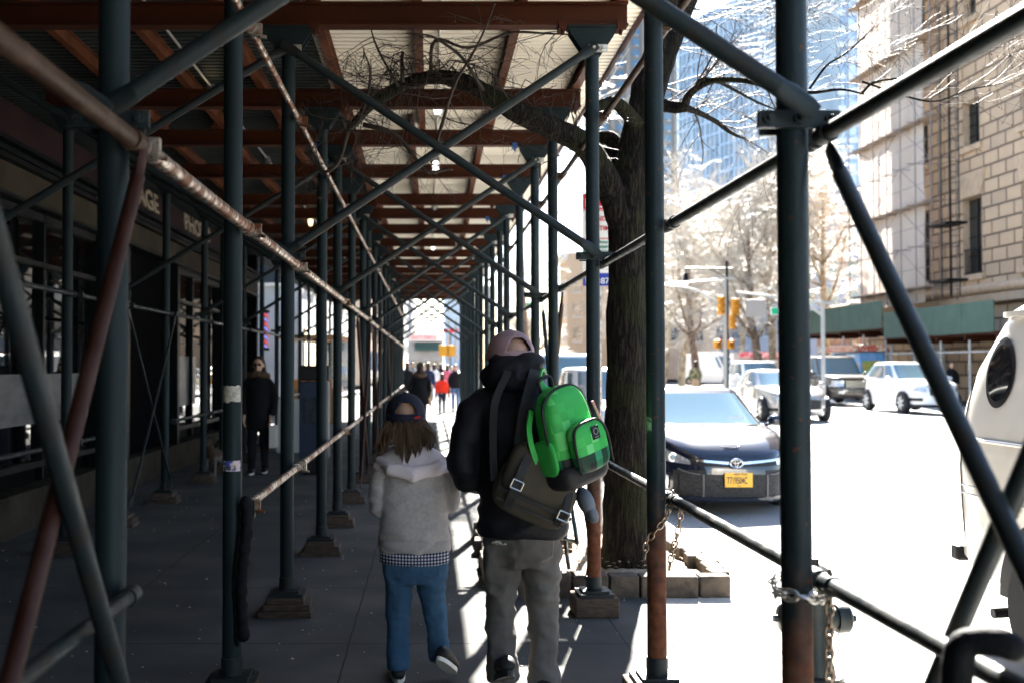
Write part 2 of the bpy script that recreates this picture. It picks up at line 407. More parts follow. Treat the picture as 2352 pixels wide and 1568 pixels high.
# rails along the rows
def rail(X, Z, i0, i1, r, mat, off=0.):
    a, b = YS[i0 + 4], YS[i1 + 4]; m = MB(); m.path([(X, a + .03, Z), (X, b - .03, Z)], r, 16)
    for y in (a + .05, b - .05): m.lathe([(r + .006, -.03), (r + .006, .03)], (X, y, Z), (0, 1, 0), 16)
    # end lug and bolt
    m.box((X - math.copysign(.03, X), a + .04, Z), (.05, .03, .05)); m.lathe([(.013, 0), (.013, .05), (.008, .05), (.008, .075)], (X, a + .05, Z - .02), (-math.copysign(1, X), 0, -.2), 8)
    return m.build('rail', mat, shed)
xo = XR + .075
segs = [(0, 2), (2, 3), (3, 4), (4, 5), (5, 6), (6, 7), (7, 8), (8, 10), (10, 12), (12, 14), (14, 16), (16, 18), (18, 21)]
for a, b in segs:
    rail(xo, 2.27, a, b, .024, m_brace if a % 2 else m_brace)
    rail(xo, .975, a, b, .024, m_brace)
    rail(xo + .01, 3.24, a, b, .02, m_railr) if a >= 2 and a <= 12 else None
xi = XM + .072
for a, b in [(0, 3), (3, 4), (4, 5), (5, 6), (6, 8), (8, 10), (10, 12), (12, 14), (14, 16), (16, 18), (18, 21)]:
    rail(xi, 2.25, a, b, .027, m_galv if a >= 4 else m_railr)
    rail(xi - .0, 3.21, a, b, .0185, m_galv)
    if a != 4: rail(xi, .945, a, b, .022, m_galv if a > 4 else m_brace)
for a, b in [(5, 7), (7, 8), (8, 9), (9, 10), (10, 12), (12, 14), (14, 16), (16, 18)]:
    rail(XB + .07, 2.21, a, b, .021, m_brace); 
    if a != 8: rail(XB + .07, .95, a, b, .021, m_brace)
MB().box((XM + .045, YS[9] + .02, .945), (.09, .03, .06)).box((xi, YS[9] + .035, .925), (.06, .05, .085)).build('rail_bracket', m_brace, shed, 0)
MB().lathe([(.014, 0), (.014, .03), (.011, .04), (0, .045)], (xi, YS[9] - .0, .905), (.15, -1, 0), 10).build('bracket_bolt', m_bolt, shed)
# long diagonals along the rows
def ldiag(X, ya, za, yb, zb, r, mat): return flat_tube((X, ya, za), (X, yb, zb), r).build('cross_brace', mat, shed)
ldiag(xo + .03, 3.04, 2.22, 1.03, .12, .023, m_brace)
ldiag(xo + .075, 1.03, 2.95, 3.12, .02, .023, m_brace)
ldiag(xi + .02, 3.04, 2.22, 1.35, .0, .021, m_redtube)
ldiag(xi + .062, 1.2, 2.75, 3.1, .26, .024, m_brace)
ldiag(xo, YS[11], 2.2, YS[12], .2, .02, m_railr); ldiag(xo, YS[12], 2.2, YS[11], .2, .02, m_brace)
for a in (13, 15, 18):
    ldiag(xi + .01, YS[a], 2.2, YS[a + 1], .2, .02, m_redtube); ldiag(xi + .05, YS[a + 1], 2.2, YS[a], .2, .02, m_redtube)
ldiag(XB + .08, YS[12], 2.15, YS[13], .2, .014, m_brace); ldiag(XB + .11, YS[13], 2.15, YS[12], .2, .014, m_brace)
ldiag(XB + .08, YS[15], 2.15, YS[16], .2, .014, m_brace)
# cross beams (I section), joists, deck
def ibeam(m, a, b, h, w_, t=.012, up=Vector((0, 0, 1))):
    a, b = Vector(a), Vector(b); d = (b - a).normalized(); s = d.cross(up).normalized(); L = (b - a).length
    rot = Matrix((s, d, up)).transposed(); c = (a + b) / 2
    m.box(c + up * (t / 2), (w_, L, t), rot); m.box(c + up * (h - t / 2), (w_, L, t), rot); m.box(c + up * (h / 2), (.009, L, h - 2 * t), rot)
    return m
beam0 = ibeam(MB(), (-3.3, 0, ZB), (1.31, 0, ZB), .155, .105).build('cross_beam', m_oxide, shed, 0)
bc = MB()
for x in (0,):
    bc.box((x, 0, ZB - .012), (.05, .13, .02)); bc.box((x, -.06, ZB - .004), (.05, .02, .05)); bc.lathe([(.011, 0), (.011, -.05)], (x, -.035, ZB - .01), n=8)
bclamp0 = bc.build('beam_clamp', m_oxide, beam0, 30); bclamp0.location = (XR + .19, 0, 0); bclb = bclamp0.copy(); bclb.data = bclamp0.data.copy(); bclb.data.materials[0] = m_blue
for i, Y in enumerate(YS):
    if i == 0: beam0.location = (0, Y, 0); continue
    b = cp(beam0, shed, (rnd.uniform(-.02, .02), Y, 0), deep=False); 
    for x in (XR - .19, XR + .19, XM - .19, XM + .19) if 7 <= i <= 18 else ():
        cp(bclb if (i in (12, 13, 15) and x in (XR - .19, XM - .19)) else bclamp0, b, (x, 0, 0), deep=False)
bpy.data.objects.remove(bclb)
ZJ = ZB + .155
jx = [1.22, .56, -.16, -.8, -1.46, -2.1, -2.75, -3.22]
for j, x in enumerate(jx):
    k = 0; i = 0
    while i < len(YS) - 1:
        n = min(3, len(YS) - 1 - i); o = .055 if (k % 2) else -.0
        xx = x + o + rnd.uniform(-.03, .03)
        y0, y1 = YS[i] - .22, YS[i + n] + .22
        if i + n == len(YS) - 1: y1 = YS[-1] + .25
        ibeam(MB(), (xx, y0, ZJ + .001), (xx + rnd.uniform(-.03, .03), y1, ZJ + .001), .115, .062, .008).build('joist', m_joist, shed, 0)
        i += n; k += 1
ZD = ZJ + .12
for i in range(len(YS) - 1):
    y0, y1 = YS[i] + .0, YS[i + 1] + .03
    if i == 0: y0 -= .3
    if i == len(YS) - 2: y1 += .4
    m = MB(); y = y0; pr = []; q = 0
    while y < y1 - .001:
        for dy, z in ((0, 0), (.05, 0), (.056, .022), (.086, .022), (.092, 0)):
            if y + dy < y1: pr.append((y + dy, z))
        y += .092
    pr.append((y1, pr[-1][1]))
    zo = (i % 2) * .004; pr = [(a, z + zo) for a, z in pr]; xl, xr = -.88, 1.5 + rnd.uniform(-.02, .02)
    if i == 6: xr = 1.5
    r0 = [(xl, a, ZD + z) for a, z in pr]; r1 = [(xr, a, ZD + z) for a, z in pr]
    m.loft([r0, r1], False, False); m.loft([[(x, a, z + .003) for x, a, z in r0], [(x, a, z + .003) for x, a, z in r1]], False, False)
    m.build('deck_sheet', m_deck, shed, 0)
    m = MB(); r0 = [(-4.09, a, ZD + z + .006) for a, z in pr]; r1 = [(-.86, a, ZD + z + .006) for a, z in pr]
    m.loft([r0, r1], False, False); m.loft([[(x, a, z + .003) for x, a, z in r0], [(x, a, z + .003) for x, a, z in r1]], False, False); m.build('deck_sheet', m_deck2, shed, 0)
m_blocker = pm('light_blocker_green', (.02, .05, .035), .7, col2=(.015, .04, .028), ns=2, bump=.1)
MB().box((1.515, 7.5, ZD + .06), (.025, 55.5, .16)).build('edge_board', m_oxide, shed, 0)
MB().box((-1.2, 35.3, ZD + .03), (5.4, .03, .22)).build('edge_board', m_oxide, shed, 0)
for k in range(7):
    MB().box((1.32, -18.8 + k * 2.44, 2.0), (.02, 2.42, 4.0)).build('unseen_light_blocker', m_blocker, shed, 0)  # unseen panels added behind the camera to block light from the street
# stickers on the left post
stk = MB(); n = 9
def sticker(m, px, py, a0, a1, z0, z1, r=.0452, jag=0):
    rr = random.Random(3); n = 10; vs = []
    for k in range(n + 1):
        a = R(a0 + (a1 - a0) * k / n)
        vs += [(r * math.cos(a), r * math.sin(a), z0 + rr.uniform(-jag, jag)), (r * math.cos(a), r * math.sin(a), z1 + rr.uniform(-jag, jag))]
    return m.add(vs, [(2 * k, 2 * k + 2, 2 * k + 3, 2 * k + 1) for k in range(n)])
lp = posts[(1, 9)]
kk = F / YS[9]
m_paper = pm('torn_paper', (.5, .44, .36), .9, col2=(.3, .27, .22), ns=60, detail=3)
sticker(MB(), 0, 0, 205, 335, 1.6 - (922 - 840) / kk, 1.6 - (885 - 840) / kk, jag=.005).build('torn_sticker', m_paper, lp)
m_stk = pm('sticker_print', (.5, .4, .4), .5, col2=(.05, .08, .3), ns=25, thr=(.5, .52), sc3=(1, 1, 1.5), detail=2)
sticker(MB(), 0, 0, 205, 335, 1.6 - (1079 - 840) / kk, 1.6 - (1055 - 840) / kk).build('sticker', m_stk, lp)
tx = text('the 3', .028, (-.033, -.0475, 1.6 - (1075 - 840) / kk), (R(90), 0, 0), pm('black_ink', (.01, .01, .01), .6), lp, 'lettering', .0008)
m_graf = pm('pale_paint_mark', (.2, .26, .19), .8, col2=(.02, .03, .03), ns=70, thr=(.45, .6))
g = MB(); px = posts[(0, 9)]
kb = F / YS[9]
sticker(g, 0, 0, 188, 232, 1.6 - (990 - 840) / kb, 1.6 - (955 - 840) / kb, jag=.006)
g.build('paint_mark', m_graf, px)
# deck edge wire and conduit lines with caged lamps
m_cond = pm('conduit', (.5, .48, .44), .4, .6)
for X in (.08, -1.93): MB().path([(X, -5, ZD - .02), (X, 34, ZD - .02)], .011, 8).build('conduit', m_cond, shed)
m_cage = pm('lamp_cage_metal', (.25, .25, .24), .4, .7)
def lamp(x, y, lit, label):
    t = thing('caged_lamp', label, 'lamp', (x, y, ZD), 0, 'caged lamps under the shed deck')
    MB().lathe([(.035, 0), (.035, -.03), (.05, -.035), (.05, -.075), (.042, -.08)]).build('socket', m_cage, t)
    MB().lathe([(.03, -.08), (.038, -.11), (.038, -.17), (.025, -.205), (.002, -.215)]).build('glass_bulb', lit, t)
    c = MB()
    for k in range(6):
        a = k * math.pi / 3; p = [(.045, -.08), (.047, -.16), (.03, -.215), (0, -.23)]
        c.path([(r_ * math.cos(a), r_ * math.sin(a), h) for r_, h in p], .0028, 5)
    for h, r_ in ((-.1, .047), (-.165, .047)): c.torus((0, 0, h), (0, 0, 1), r_, .0028, 16, 5)
    c.build('cage', m_cage, t); return t
m_warm = emat('lit_warm_bulb', (1, .78, .38), .35); m_white = emat('lit_white_bulb', (.95, 1, .95), .5)
m_off = pm('unlit_bulb', (.35, .36, .34), .25)
lamp(-1.93, 9.2, m_warm, 'lit yellowish caged lamp, nearest on the left-hand conduit')
lamp(-1.93, 12.4, m_off, 'unlit caged lamp under the deck, left of the third row of posts')
lamp(.08, 9.45, m_white, 'white lit caged lamp nearest the camera over the walkway')
lamp(.08, 12.3, m_white, 'white caged lamp hanging behind the crossing braces, second over the walkway')
lamp(-1.93, 17.0, m_warm, 'small warm caged lamp, farthest on the left-hand conduit')
lamp(.08, 15.2, m_off, 'dark unlit caged lamp, third over the walkway')
lamp(.08, 20.5, m_white, 'white caged lamp deep in the tunnel over the walkway')
# ================================================================ storefront on the left
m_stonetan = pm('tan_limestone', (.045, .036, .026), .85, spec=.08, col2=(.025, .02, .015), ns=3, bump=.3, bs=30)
m_dark = pm('dark_shop_frame', (.004, .005, .006), .45, spec=.12)
m_dkwall = pm('dark_shop_wall', (.004, .0045, .005), .8, spec=.05, col2=(.003, .003, .0035), ns=2)
m_glass = gm('shop_glass', (.002, .0025, .003), .02, .3); m_glass.node_tree.nodes['Principled BSDF'].inputs['Coat Weight'].default_value = 0
m_band = pm('plum_sign_board', (.03, .015, .016), .5, spec=.12, col2=(.02, .011, .012), ns=2)
m_letter = pm('cream_sign_letter', (.32, .27, .2), .5)
m_frost = pm('frosted_panel', (.1, .11, .115), .35, col2=(.04, .045, .048), ns=3.5, thr=(.3, .7), sc3=(1, 1, 3))
FX = -4.0
shop = thing('storefront', 'dark ground-floor storefront with plum sign board under the shed', 'building', (FX, 0, 0))
y0, y1 = -22., 23.6
m = MB(); m.box((-.35, (y0 + y1) / 2, 7.0), (.5, y1 - y0, 14.0))      # backing wall
m.box((-6.0, y1 + .12, 7.0), (12.2, .24, 14.0)); m.build('wall', m_dkwall, shop, 0)
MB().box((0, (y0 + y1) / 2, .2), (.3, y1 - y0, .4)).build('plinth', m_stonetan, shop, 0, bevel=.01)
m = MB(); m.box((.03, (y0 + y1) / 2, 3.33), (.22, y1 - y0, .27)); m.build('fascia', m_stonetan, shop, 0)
m = MB()
for z, d, h in ((3.5, .3, .05), (3.58, .24, .05), (3.66, .3, .04), (3.165, .26, .03)): m.box((.05, (y0 + y1) / 2, z), (d, y1 - y0, h))
m.build('moulding', m_dark, shop, 0)
m = MB(); m.add([(.13, 4.5, 3.72), (.13, 19.6, 3.72), (.09, 19.6, 4.06), (.09, 4.5, 4.06), (-.1, 4.5, 3.72), (-.1, 19.6, 3.72), (-.1, 19.6, 4.06), (-.1, 4.5, 4.06)],
      [(0, 1, 2, 3), (4, 5, 6, 7), (0, 1, 5, 4), (1, 2, 6, 5), (2, 3, 7, 6), (3, 0, 4, 7)]).build('sign_board', m_band, shop, 0)
for s, yy in (('IMAGE', 13.25), ('PHOTO', 16.5)):
    o = text(s, .38, (.137, yy, 3.765), (R(90), 0, R(90)), m_letter, shop, 'lettering', .012, sx=1.5)
    o.rotation_euler = (R(83), 0, R(90))
# bays: (start, end, kind)
bays = [(-7.6, -4.4, 'w'), (-4.2, -1, 'w'), (-.8, 2.4, 'w'), (2.6, 7.2, 'w'), (7.4, 12.3, 'w'), (12.5, 13.3, 'd'), (13.6, 16.0, 'd'), (16.3, 19.6, 'w'), (19.8, 22.9, 'd')]
for a, b, k in bays:
    fr = MB(); MB().box((.03, a - .05, 1.8), (.16, .13, 2.8)).build('jamb', m_dark, shop, 0)
    if k in 'wv':
        fr.box((.03, (a + b) / 2, .62), (.12, b - a, .06)); fr.box((.03, (a + b) / 2, 2.62), (.1, b - a, .05)); fr.box((.02, (a + b) / 2, 3.1), (.1, b - a, .08))
        n = 3 if b - a > 3 else 2
        for q in range(1, n): fr.box((.03, a + (b - a) * q / n, 1.8), (.08, .05, 2.7))
        if k == 'v': fr.box((.02, (a + b) / 2, .5), (.1, b - a, .2))
    if fr.v: fr.build('window_frame', m_dark, shop, 0)
for a, b, k in bays:
    if k in 'wv': MB().box((0, (a + b) / 2, 1.83), (.02, b - a, 2.45)).build('window', m_glass, shop, 0)
    else:
        g = MB().box((-.07, (a + b) / 2, 1.6), (.02, b - a - .1, 3.1)).build('door', pm('dark_doorway', (.002, .002, .0025), .9, spec=.02), shop, 0)
for a, b in ((9.0, 12.2), (16.4, 17.85)):
    MB().box((.014, (a + b) / 2, 1.27 if a < 12 else 1.36), (.006, b - a, .5 if a < 12 else .8)).build('window_film', m_frost, shop, 0)
# little bollard-like pale standpipe and ledge items low at the wall
m = MB().box((.3, 18.2, .12), (.12, .3, .24)); m.build('ledge_box', m_stonetan, shop, 0)
# window display neon (barber stripes)
def stripes(t, p, v):
    x, y, z = sep(t, v); s = mathn(t, 'ADD', mathn(t, 'MULTIPLY', z, 5.2), mathn(t, 'MULTIPLY', y, 7.)); s = mathn(t, 'FRACT', s)
    c = ramp(t, s, [(0, (.9, .05, .06)), (.3, (.9, .05, .06)), (.31, (.02, .02, .03)), (.48, (.02, .02, .03)), (.5, (.25, .2, 1)), (.78, (.4, .4, 1)), (.8, (.02, .02, .03))]).outputs[0]
    t.links.new(c, p.inputs['Emission Color']); p.inputs['Emission Strength'].default_value = .09
bp = thing('barber_pole', 'glowing red white and blue barber pole fixed to the shop wall', 'sign', (-3.62, 23.0, 2.0))
MB().lathe([(.09, .0), (.09, .75)], n=16).build('striped_tube', pm('barber_stripes', (.1, .1, .1), .3, extra=stripes), bp)
MB().lathe([(.11, -.06), (.11, 0)]).lathe([(.11, .75), (.11, .82)]).box((-.16, 0, .37), (.2, .05, .08)).build('bracket', m_dark, bp, 30)
# rows of storefronts beyond the shed
def facade(name, label, X, ya, yb, H, mat, win, fl=3.4, bay=2.2, face=1, depth=14, gl=None, arch=False, cornice=True, z0=0., wh=1.7, ww=1.1, group=None):
    """building with a street front at x = X looking towards +x (face=1) or -x"""
    t = thing(name, label, 'building', (X, (ya + yb) / 2, z0), group=group); L = yb - ya
    m = MB(); m.box((-face * depth / 2, 0, H / 2), (depth, L, H)); m.build('wall', mat, t, 0)
    g = MB(); s = MB(); nb = int(L / bay); nf = int((H - 4.5) / fl)
    for f in range(nf):
        for b in range(nb):
            y = -L / 2 + (b + .5) * L / nb; z = 4.6 + f * fl
            g.box((face * .01, y, z + wh / 2), (.06, ww, wh)); s.box((face * .07, y, z - .06), (.16, ww + .2, .12))
            s.box((face * .05, y, z + wh / 2), (.05, .05, wh)); s.box((face * .05, y, z + wh / 2), (.05, ww, .05))
    nbx = int(depth / bay)
    for f in range(nf):
        for b in range(nbx):
            x = -face * (b + .5) * depth / nbx; z = 4.6 + f * fl
            g.box((x, -L / 2 - .01, z + wh / 2), (ww, .06, wh)); s.box((x, -L / 2 - .07, z - .06), (ww + .2, .16, .12)); s.box((x, -L / 2 - .05, z + wh / 2), (ww, .05, .05))
    w_ = g.build('window', gl or m_glass2, t, 0); s.build('sill', win, w_, 0); w_['kind'] = 'stuff'
    if cornice: MB().box((face * .25, 0, H - .3), (.7, L + .3, .5)).box((face * .15, 0, H - .75), (.4, L + .2, .3)).build('cornice', win, t, 0)
    MB().box((face * .02, 0, 1.7), (.08, L - .6, 2.6)).build('shop_window', gl or m_glass2, t, 0)
    return t
m_glass2 = gm('window_glass', (.03, .04, .05), .05)
m_tanwall = pm('tan_brick', (.42, .33, .25), .85, col2=(.36, .28, .21), ns=1.5)
m_greywall = pm('grey_stone_wall', (.36, .36, .36), .85, col2=(.3, .3, .31), ns=1)
m_trim = pm('pale_stone_trim', (.55, .52, .47), .8)
facade('corner_building', 'dark corner building past the end of the storefronts', -4.6, 38, 62, 15, m_greywall, m_trim)
facade('tan_building', 'tan brick building on the left beyond the crossing', -5.5, 86, 140, 22, m_tanwall, m_trim)
facade('grey_building', 'grey building seen through the far end of the shed', -5.2, 146, 260, 34, m_greywall, m_trim)

# ================================================================ street tree (foreground)
def bark_extra(t, p, v):
    mp = t.nodes.new('ShaderNodeMapping'); mp.inputs['Scale'].default_value = (1, 1, .16); t.links.new(v, mp.inputs[0])
    r1 = mathn(t, 'ABSOLUTE', mathn(t, 'SUBTRACT', noisen(t, mp.outputs[0], 26, 3), .5)); r2 = mathn(t, 'ABSOLUTE', mathn(t, 'SUBTRACT', noisen(t, mp.outputs[0], 60, 4), .5))
    h = mathn(t, 'ADD', mathn(t, 'MINIMUM', mathn(t, 'MULTIPLY', r1, 4.), .6), mathn(t, 'MULTIPLY', r2, 2.))
    c = ramp(t, h, [(.08, (.003, .0025, .002)), (.4, (.011, .009, .0065)), (.9, (.03, .024, .017))]).outputs[0]
    g = noisen(t, v, 2.6, 6); c = mixc(t, mathn(t, 'MULTIPLY', mathn(t, 'GREATER_THAN', g, .55), .4), c, (.018, .022, .005))
    t.links.new(c, p.inputs['Base Color']); b = t.nodes.new('ShaderNodeBump'); b.inputs['Strength'].default_value = 1.; b.inputs['Distance'].default_value = .03
    t.links.new(h, b.inputs['Height']); t.links.new(b.outputs[0], p.inputs['Normal'])
m_bark = pm('dark_furrowed_bark', (.06, .05, .04), .9, extra=bark_extra, spec=.12)
m_twig = pm('twig_bark', (.022, .016, .012), .6, col2=(.05, .037, .03), ns=7, spec=.22)
def wavy(pts, n, amp, rr, seed=0):
    """resample a polyline (Catmull-Rom) with small noise"""
    P = [Vector(p) for p in pts]; P = [P[0] * 2 - P[1]] + P + [P[-1] * 2 - P[-2]]; out = []; rad = []
    for i in range(1, len(P) - 2):
        for k in range(n):
            t = k / n; a, b, c, d = P[i - 1], P[i], P[i + 1], P[i + 2]
            q = .5 * ((2 * b) + (c - a) * t + (2 * a - 5 * b + 4 * c - d) * t * t + (3 * b - a - 3 * c + d) * t ** 3)
            q = q + Vector((noise.noise(q * 3 + Vector((seed, 0, 0))), noise.noise(q * 3 + Vector((0, seed, 9))), noise.noise(q * 3 + Vector((5, 0, seed))))) * amp
            out.append(q); rad.append(rr[i - 1] * (1 - t) + rr[i] * t)
    out.append(P[-2]); rad.append(rr[-1]); return out, rad
def rough_tube(m, pts, rad, n=18, lump=.12, seed=0):
    rings = []; X = None
    for i, p in enumerate(pts):
        d = (pts[min(i + 1, len(pts) - 1)] - pts[max(i - 1, 0)]).normalized()
        if X is None: X, Y_ = frame_for(d)
        else: X = (X - d * X.dot(d)).normalized(); Y_ = d.cross(X)
        rr = []
        for k in range(n):
            a = 2 * math.pi * k / n; e = X * math.cos(a) + Y_ * math.sin(a); q = p + e * rad[i]
            f = 1 + lump * noise.noise(q * 6 + Vector((seed, 0, 0))) + lump * .6 * noise.noise(q * 17)
            rr.append(p + e * rad[i] * f)
        rings.append(rr)
    return m.loft(rings)
def twigs(m, p, d, L, r, depth, rg, droop=0., spread=.7, nseg=4, kink=.35, nch=(3, 5), sides=3, minr=.0012, zlim=None, bud=None):
    pts = [Vector(p)]; rad = [r]; d = Vector(d).normalized(); s = L / nseg
    for k in range(nseg):
        d = (d + Vector((rg.uniform(-1, 1), rg.uniform(-1, 1), rg.uniform(-1, 1) - droop)) * kink * .6).normalized()
        q = pts[-1] + d * s
        if zlim and q.z > zlim: d.z = -abs(d.z) * .3; q = pts[-1] + d.normalized() * s
        pts.append(q); rad.append(max(minr, r * (1 - .62 * (k + 1) / nseg)))
    m.path(pts, rad, sides, cap=False)
    if depth == 0:
        if bud: m.ell(pts[-1], (bud, bud, bud * 1.6), 4, 3)
        return
    for c in range(rg.randint(*nch)):
        i = rg.randint(1, nseg); t = rg.random(); b = pts[i - 1].lerp(pts[i], t)
        e = Vector((rg.gauss(0, 1), rg.gauss(0, 1), rg.gauss(0, 1))).normalized()
        nd = (pts[i] - pts[i - 1]).normalized() * (1 - spread * .5) + e * spread
        twigs(m, b, nd, L * rg.uniform(.45, .75), max(minr, rad[i] * rg.uniform(.5, .75)), depth - 1, rg, droop, spread, nseg, kink, nch, sides, minr, zlim, bud)
tree = thing('street_tree', 'large bare street tree with dark furrowed bark rising behind the rusty-footed post', 'tree', (0, 0, 0))
TY = 8.2
trunk = MB()
def P3(l): return [pt(u, v, y) for u, v, y in l]
a, r_ = wavy(P3([(1436, 1325, TY), (1436, 1250, TY), (1438, 1050, TY), (1440, 800, TY), (1441, 560, TY), (1447, 440, TY), (1470, 300, TY + .05), (1505, 160, TY + .1), (1548, 40, TY + .15), (1600, -80, TY + .2), (1640, -220, TY + .3)]), 6, .012, [.225, .185, .165, .155, .15, .15, .14, .135, .13, .12, .1])
rough_tube(trunk, a, r_, 26, .1)
a, r_ = wavy(P3([(1441, 545, TY), (1425, 490, TY - .05), (1390, 415, TY - .12), (1350, 345, TY - .25), (1290, 305, TY - .4), (1205, 268, TY - .55), (1120, 218, TY - .65), (1045, 183, TY - .7), (985, 180, TY - .72), (915, 200, TY - .75), (850, 238, TY - .8), (800, 300, TY - .85)]), 6, .02, [.12, .11, .1, .095, .09, .08, .07, .06, .05, .042, .034, .026])
rough_tube(trunk, a, r_, 16, .16, 3); limbA = a
a, r_ = wavy(P3([(1440, 520, TY + .05), (1424, 430, TY + .12), (1410, 350, TY + .2), (1398, 322, TY + .25), (1350, 322, TY + .3), (1290, 305, TY + .35), (1230, 262, TY + .4)]), 6, .015, [.09, .085, .085, .075, .06, .045, .03])
rough_tube(trunk, a, r_, 14, .16, 5)
a, r_ = wavy(P3([(1470, 300, TY), (1440, 262, TY - .15), (1412, 236, TY - .25), (1378, 242, TY - .35), (1345, 268, TY - .4)]), 5, .015, [.06, .055, .05, .04, .025])
rough_tube(trunk, a, r_, 12, .2, 6)
a, r_ = wavy(P3([(1490, 235, TY), (1540, 245, TY - .1), (1575, 246, TY - .2)]), 5, .01, [.05, .045, .04]); rough_tube(trunk, a, r_, 12, .2, 7)
rb = []
for pl, rr in (([(1573, 248, TY - .2), (1580, 222, TY - .25), (1605, 200, TY - .3), (1645, 186, TY - .4), (1720, 188, TY - .6), (1790, 208, TY - .8), (1860, 214, TY - 1.), (1930, 205, TY - 1.1), (1985, 217, TY - 1.2)], [.035, .032, .028, .024, .019, .014, .012, .009, .005]),
               ([(1573, 248, TY - .2), (1600, 258, TY - .1), (1645, 282, TY + .1), (1680, 306, TY + .2), (1712, 320, TY + .3)], [.028, .024, .02, .015, .008]),
               ([(1600, 202, TY - .3), (1606, 186, TY - .35), (1628, 184, TY - .35), (1690, 208, TY - .2), (1750, 238, TY), (1800, 262, TY)], [.018, .016, .014, .012, .009, .005]),
               ([(1860, 205, TY - 1.), (1900, 150, TY - 1.1), (1950, 118, TY - 1.15), (2010, 60, TY - 1.3)], [.009, .008, .006, .003]),
               ([(1980, 215, TY - 1.), (2010, 190, TY - 1.), (2080, 178, TY - 1.1), (2160, 150, TY - 1.2), (2250, 115, TY - 1.3)], [.01, .009, .007, .005, .003]),
               ([(1980, 190, TY - 1.), (2060, 215, TY - 1.), (2150, 235, TY - 1.1), (2230, 205, TY - 1.2), (2310, 190, TY - 1.3)], [.008, .007, .006, .005, .003])):
    a, r_ = wavy(P3(pl), 5, .015, rr); rough_tube(trunk, a, r_, 8, .15, 8); rb.append((a, r_))
trunk.build('trunk', m_bark, tree, 180)
rg = random.Random(11); tw = MB(); zl = ZB + .05
for k in range(46):                                   # twigs off the limb that runs in under the deck
    i = rg.randint(12, len(limbA) - 1); p = limbA[i]
    d = Vector((rg.uniform(-1, .6), rg.uniform(-.8, .5), rg.uniform(-.5, 1.)))
    if p.x > 1.3: continue
    twigs(tw, p, d, rg.uniform(.3, .75), rg.uniform(.004, .008), 2, rg, 0, .75, 5, .55, (2, 4), zlim=ZB - .01 if p.y > 6.95 else ZB - .01, minr=.0015)
for pl, rr in (([(1135, 10, 6.3), (1085, 130, 6.6), (1045, 200, 6.8), (1015, 290, 7.0), (990, 375, 7.2)], [.005, .009, .012, .012, .008]),
               ([(835, 285, 7.3), (905, 310, 7.3), (955, 365, 7.3), (985, 395, 7.3), (1040, 390, 7.3)], [.02, .017, .014, .014, .006]),
               ([(925, 190, 7.4), (925, 120, 7.4)], [.018, .012]), ([(915, 200, 7.4), (868, 110, 7.3), (850, 60, 7.2)], [.01, .008, .004]),
               ([(800, 300, 7.35), (830, 260, 7.3), (850, 170, 7.2), (835, 110, 7.1)], [.02, .012, .008, .004]),
               ([(985, 180, 7.5), (1000, 95, 7.2), (1080, 108, 7.1), (1180, 75, 7.0), (1280, 75, 7.0), (1345, 85, 7.1)], [.014, .012, .01, .009, .007, .005]),
               ([(1110, 210, 7.5), (1060, 130, 7.2), (1000, 90, 7.1), (950, 78, 7.0)], [.014, .012, .009, .005]),
               ([(800, 300, 7.35), (780, 370, 7.4), (740, 395, 7.4), (700, 350, 7.4)], [.02, .015, .011, .006])):
    a, r_ = wavy(P3(pl), 5, .02, rr); rough_tube(tw, a, r_, 6, .1, 2)
    for k in range(9):
        q = a[rg.randint(2, len(a) - 1)]; twigs(tw, q, (rg.uniform(-1, 1), rg.uniform(-.6, .6), rg.uniform(-1, 1)), rg.uniform(.15, .5), .0045, 2, rg, 0, .7, 4, .5, (2, 4), minr=.0014, zlim=ZB - .01)
tw.build('twig', m_twig, tree, 180)['kind'] = 'stuff'
tw = MB()
for a, r_ in rb:
    for k in range(8):
        i = rg.randint(3, len(a) - 1); d = (a[i] - a[i - 1]).normalized() + Vector((rg.uniform(-.5, .9), rg.uniform(-.8, .8), rg.uniform(-.6, .9)))
        twigs(tw, a[i], d, rg.uniform(.3, .7), max(.0025, r_[i] * .4), 2, rg, 0, .6, 5, .4, (2, 4), minr=.0013, bud=.004)
for (u, v, Y, du, dv) in ((1560, 60, 8.3, 1, -.1), (1545, 110, 8.3, 1, 0), (1520, 200, 8.3, 1, .1), (1500, 250, 8.3, 1, -.2), (1590, 20, 8.3, 1, .2), (1620, -60, 8.3, 1, .2), (1640, -120, 8.3, 1, .3), (1650, -40, 8.3, 1, .1)):
    for k in range(3):
        twigs(tw, pt(u, v, Y), (du, rg.uniform(-.5, .5), -dv + rg.uniform(-.35, .4)), rg.uniform(.7, 1.3), .005, 3, rg, 0, .55, 5, .3, (2, 4), minr=.0013, bud=.004)
tw.build('fine_branch', m_twig, tree, 180)['kind'] = 'stuff'
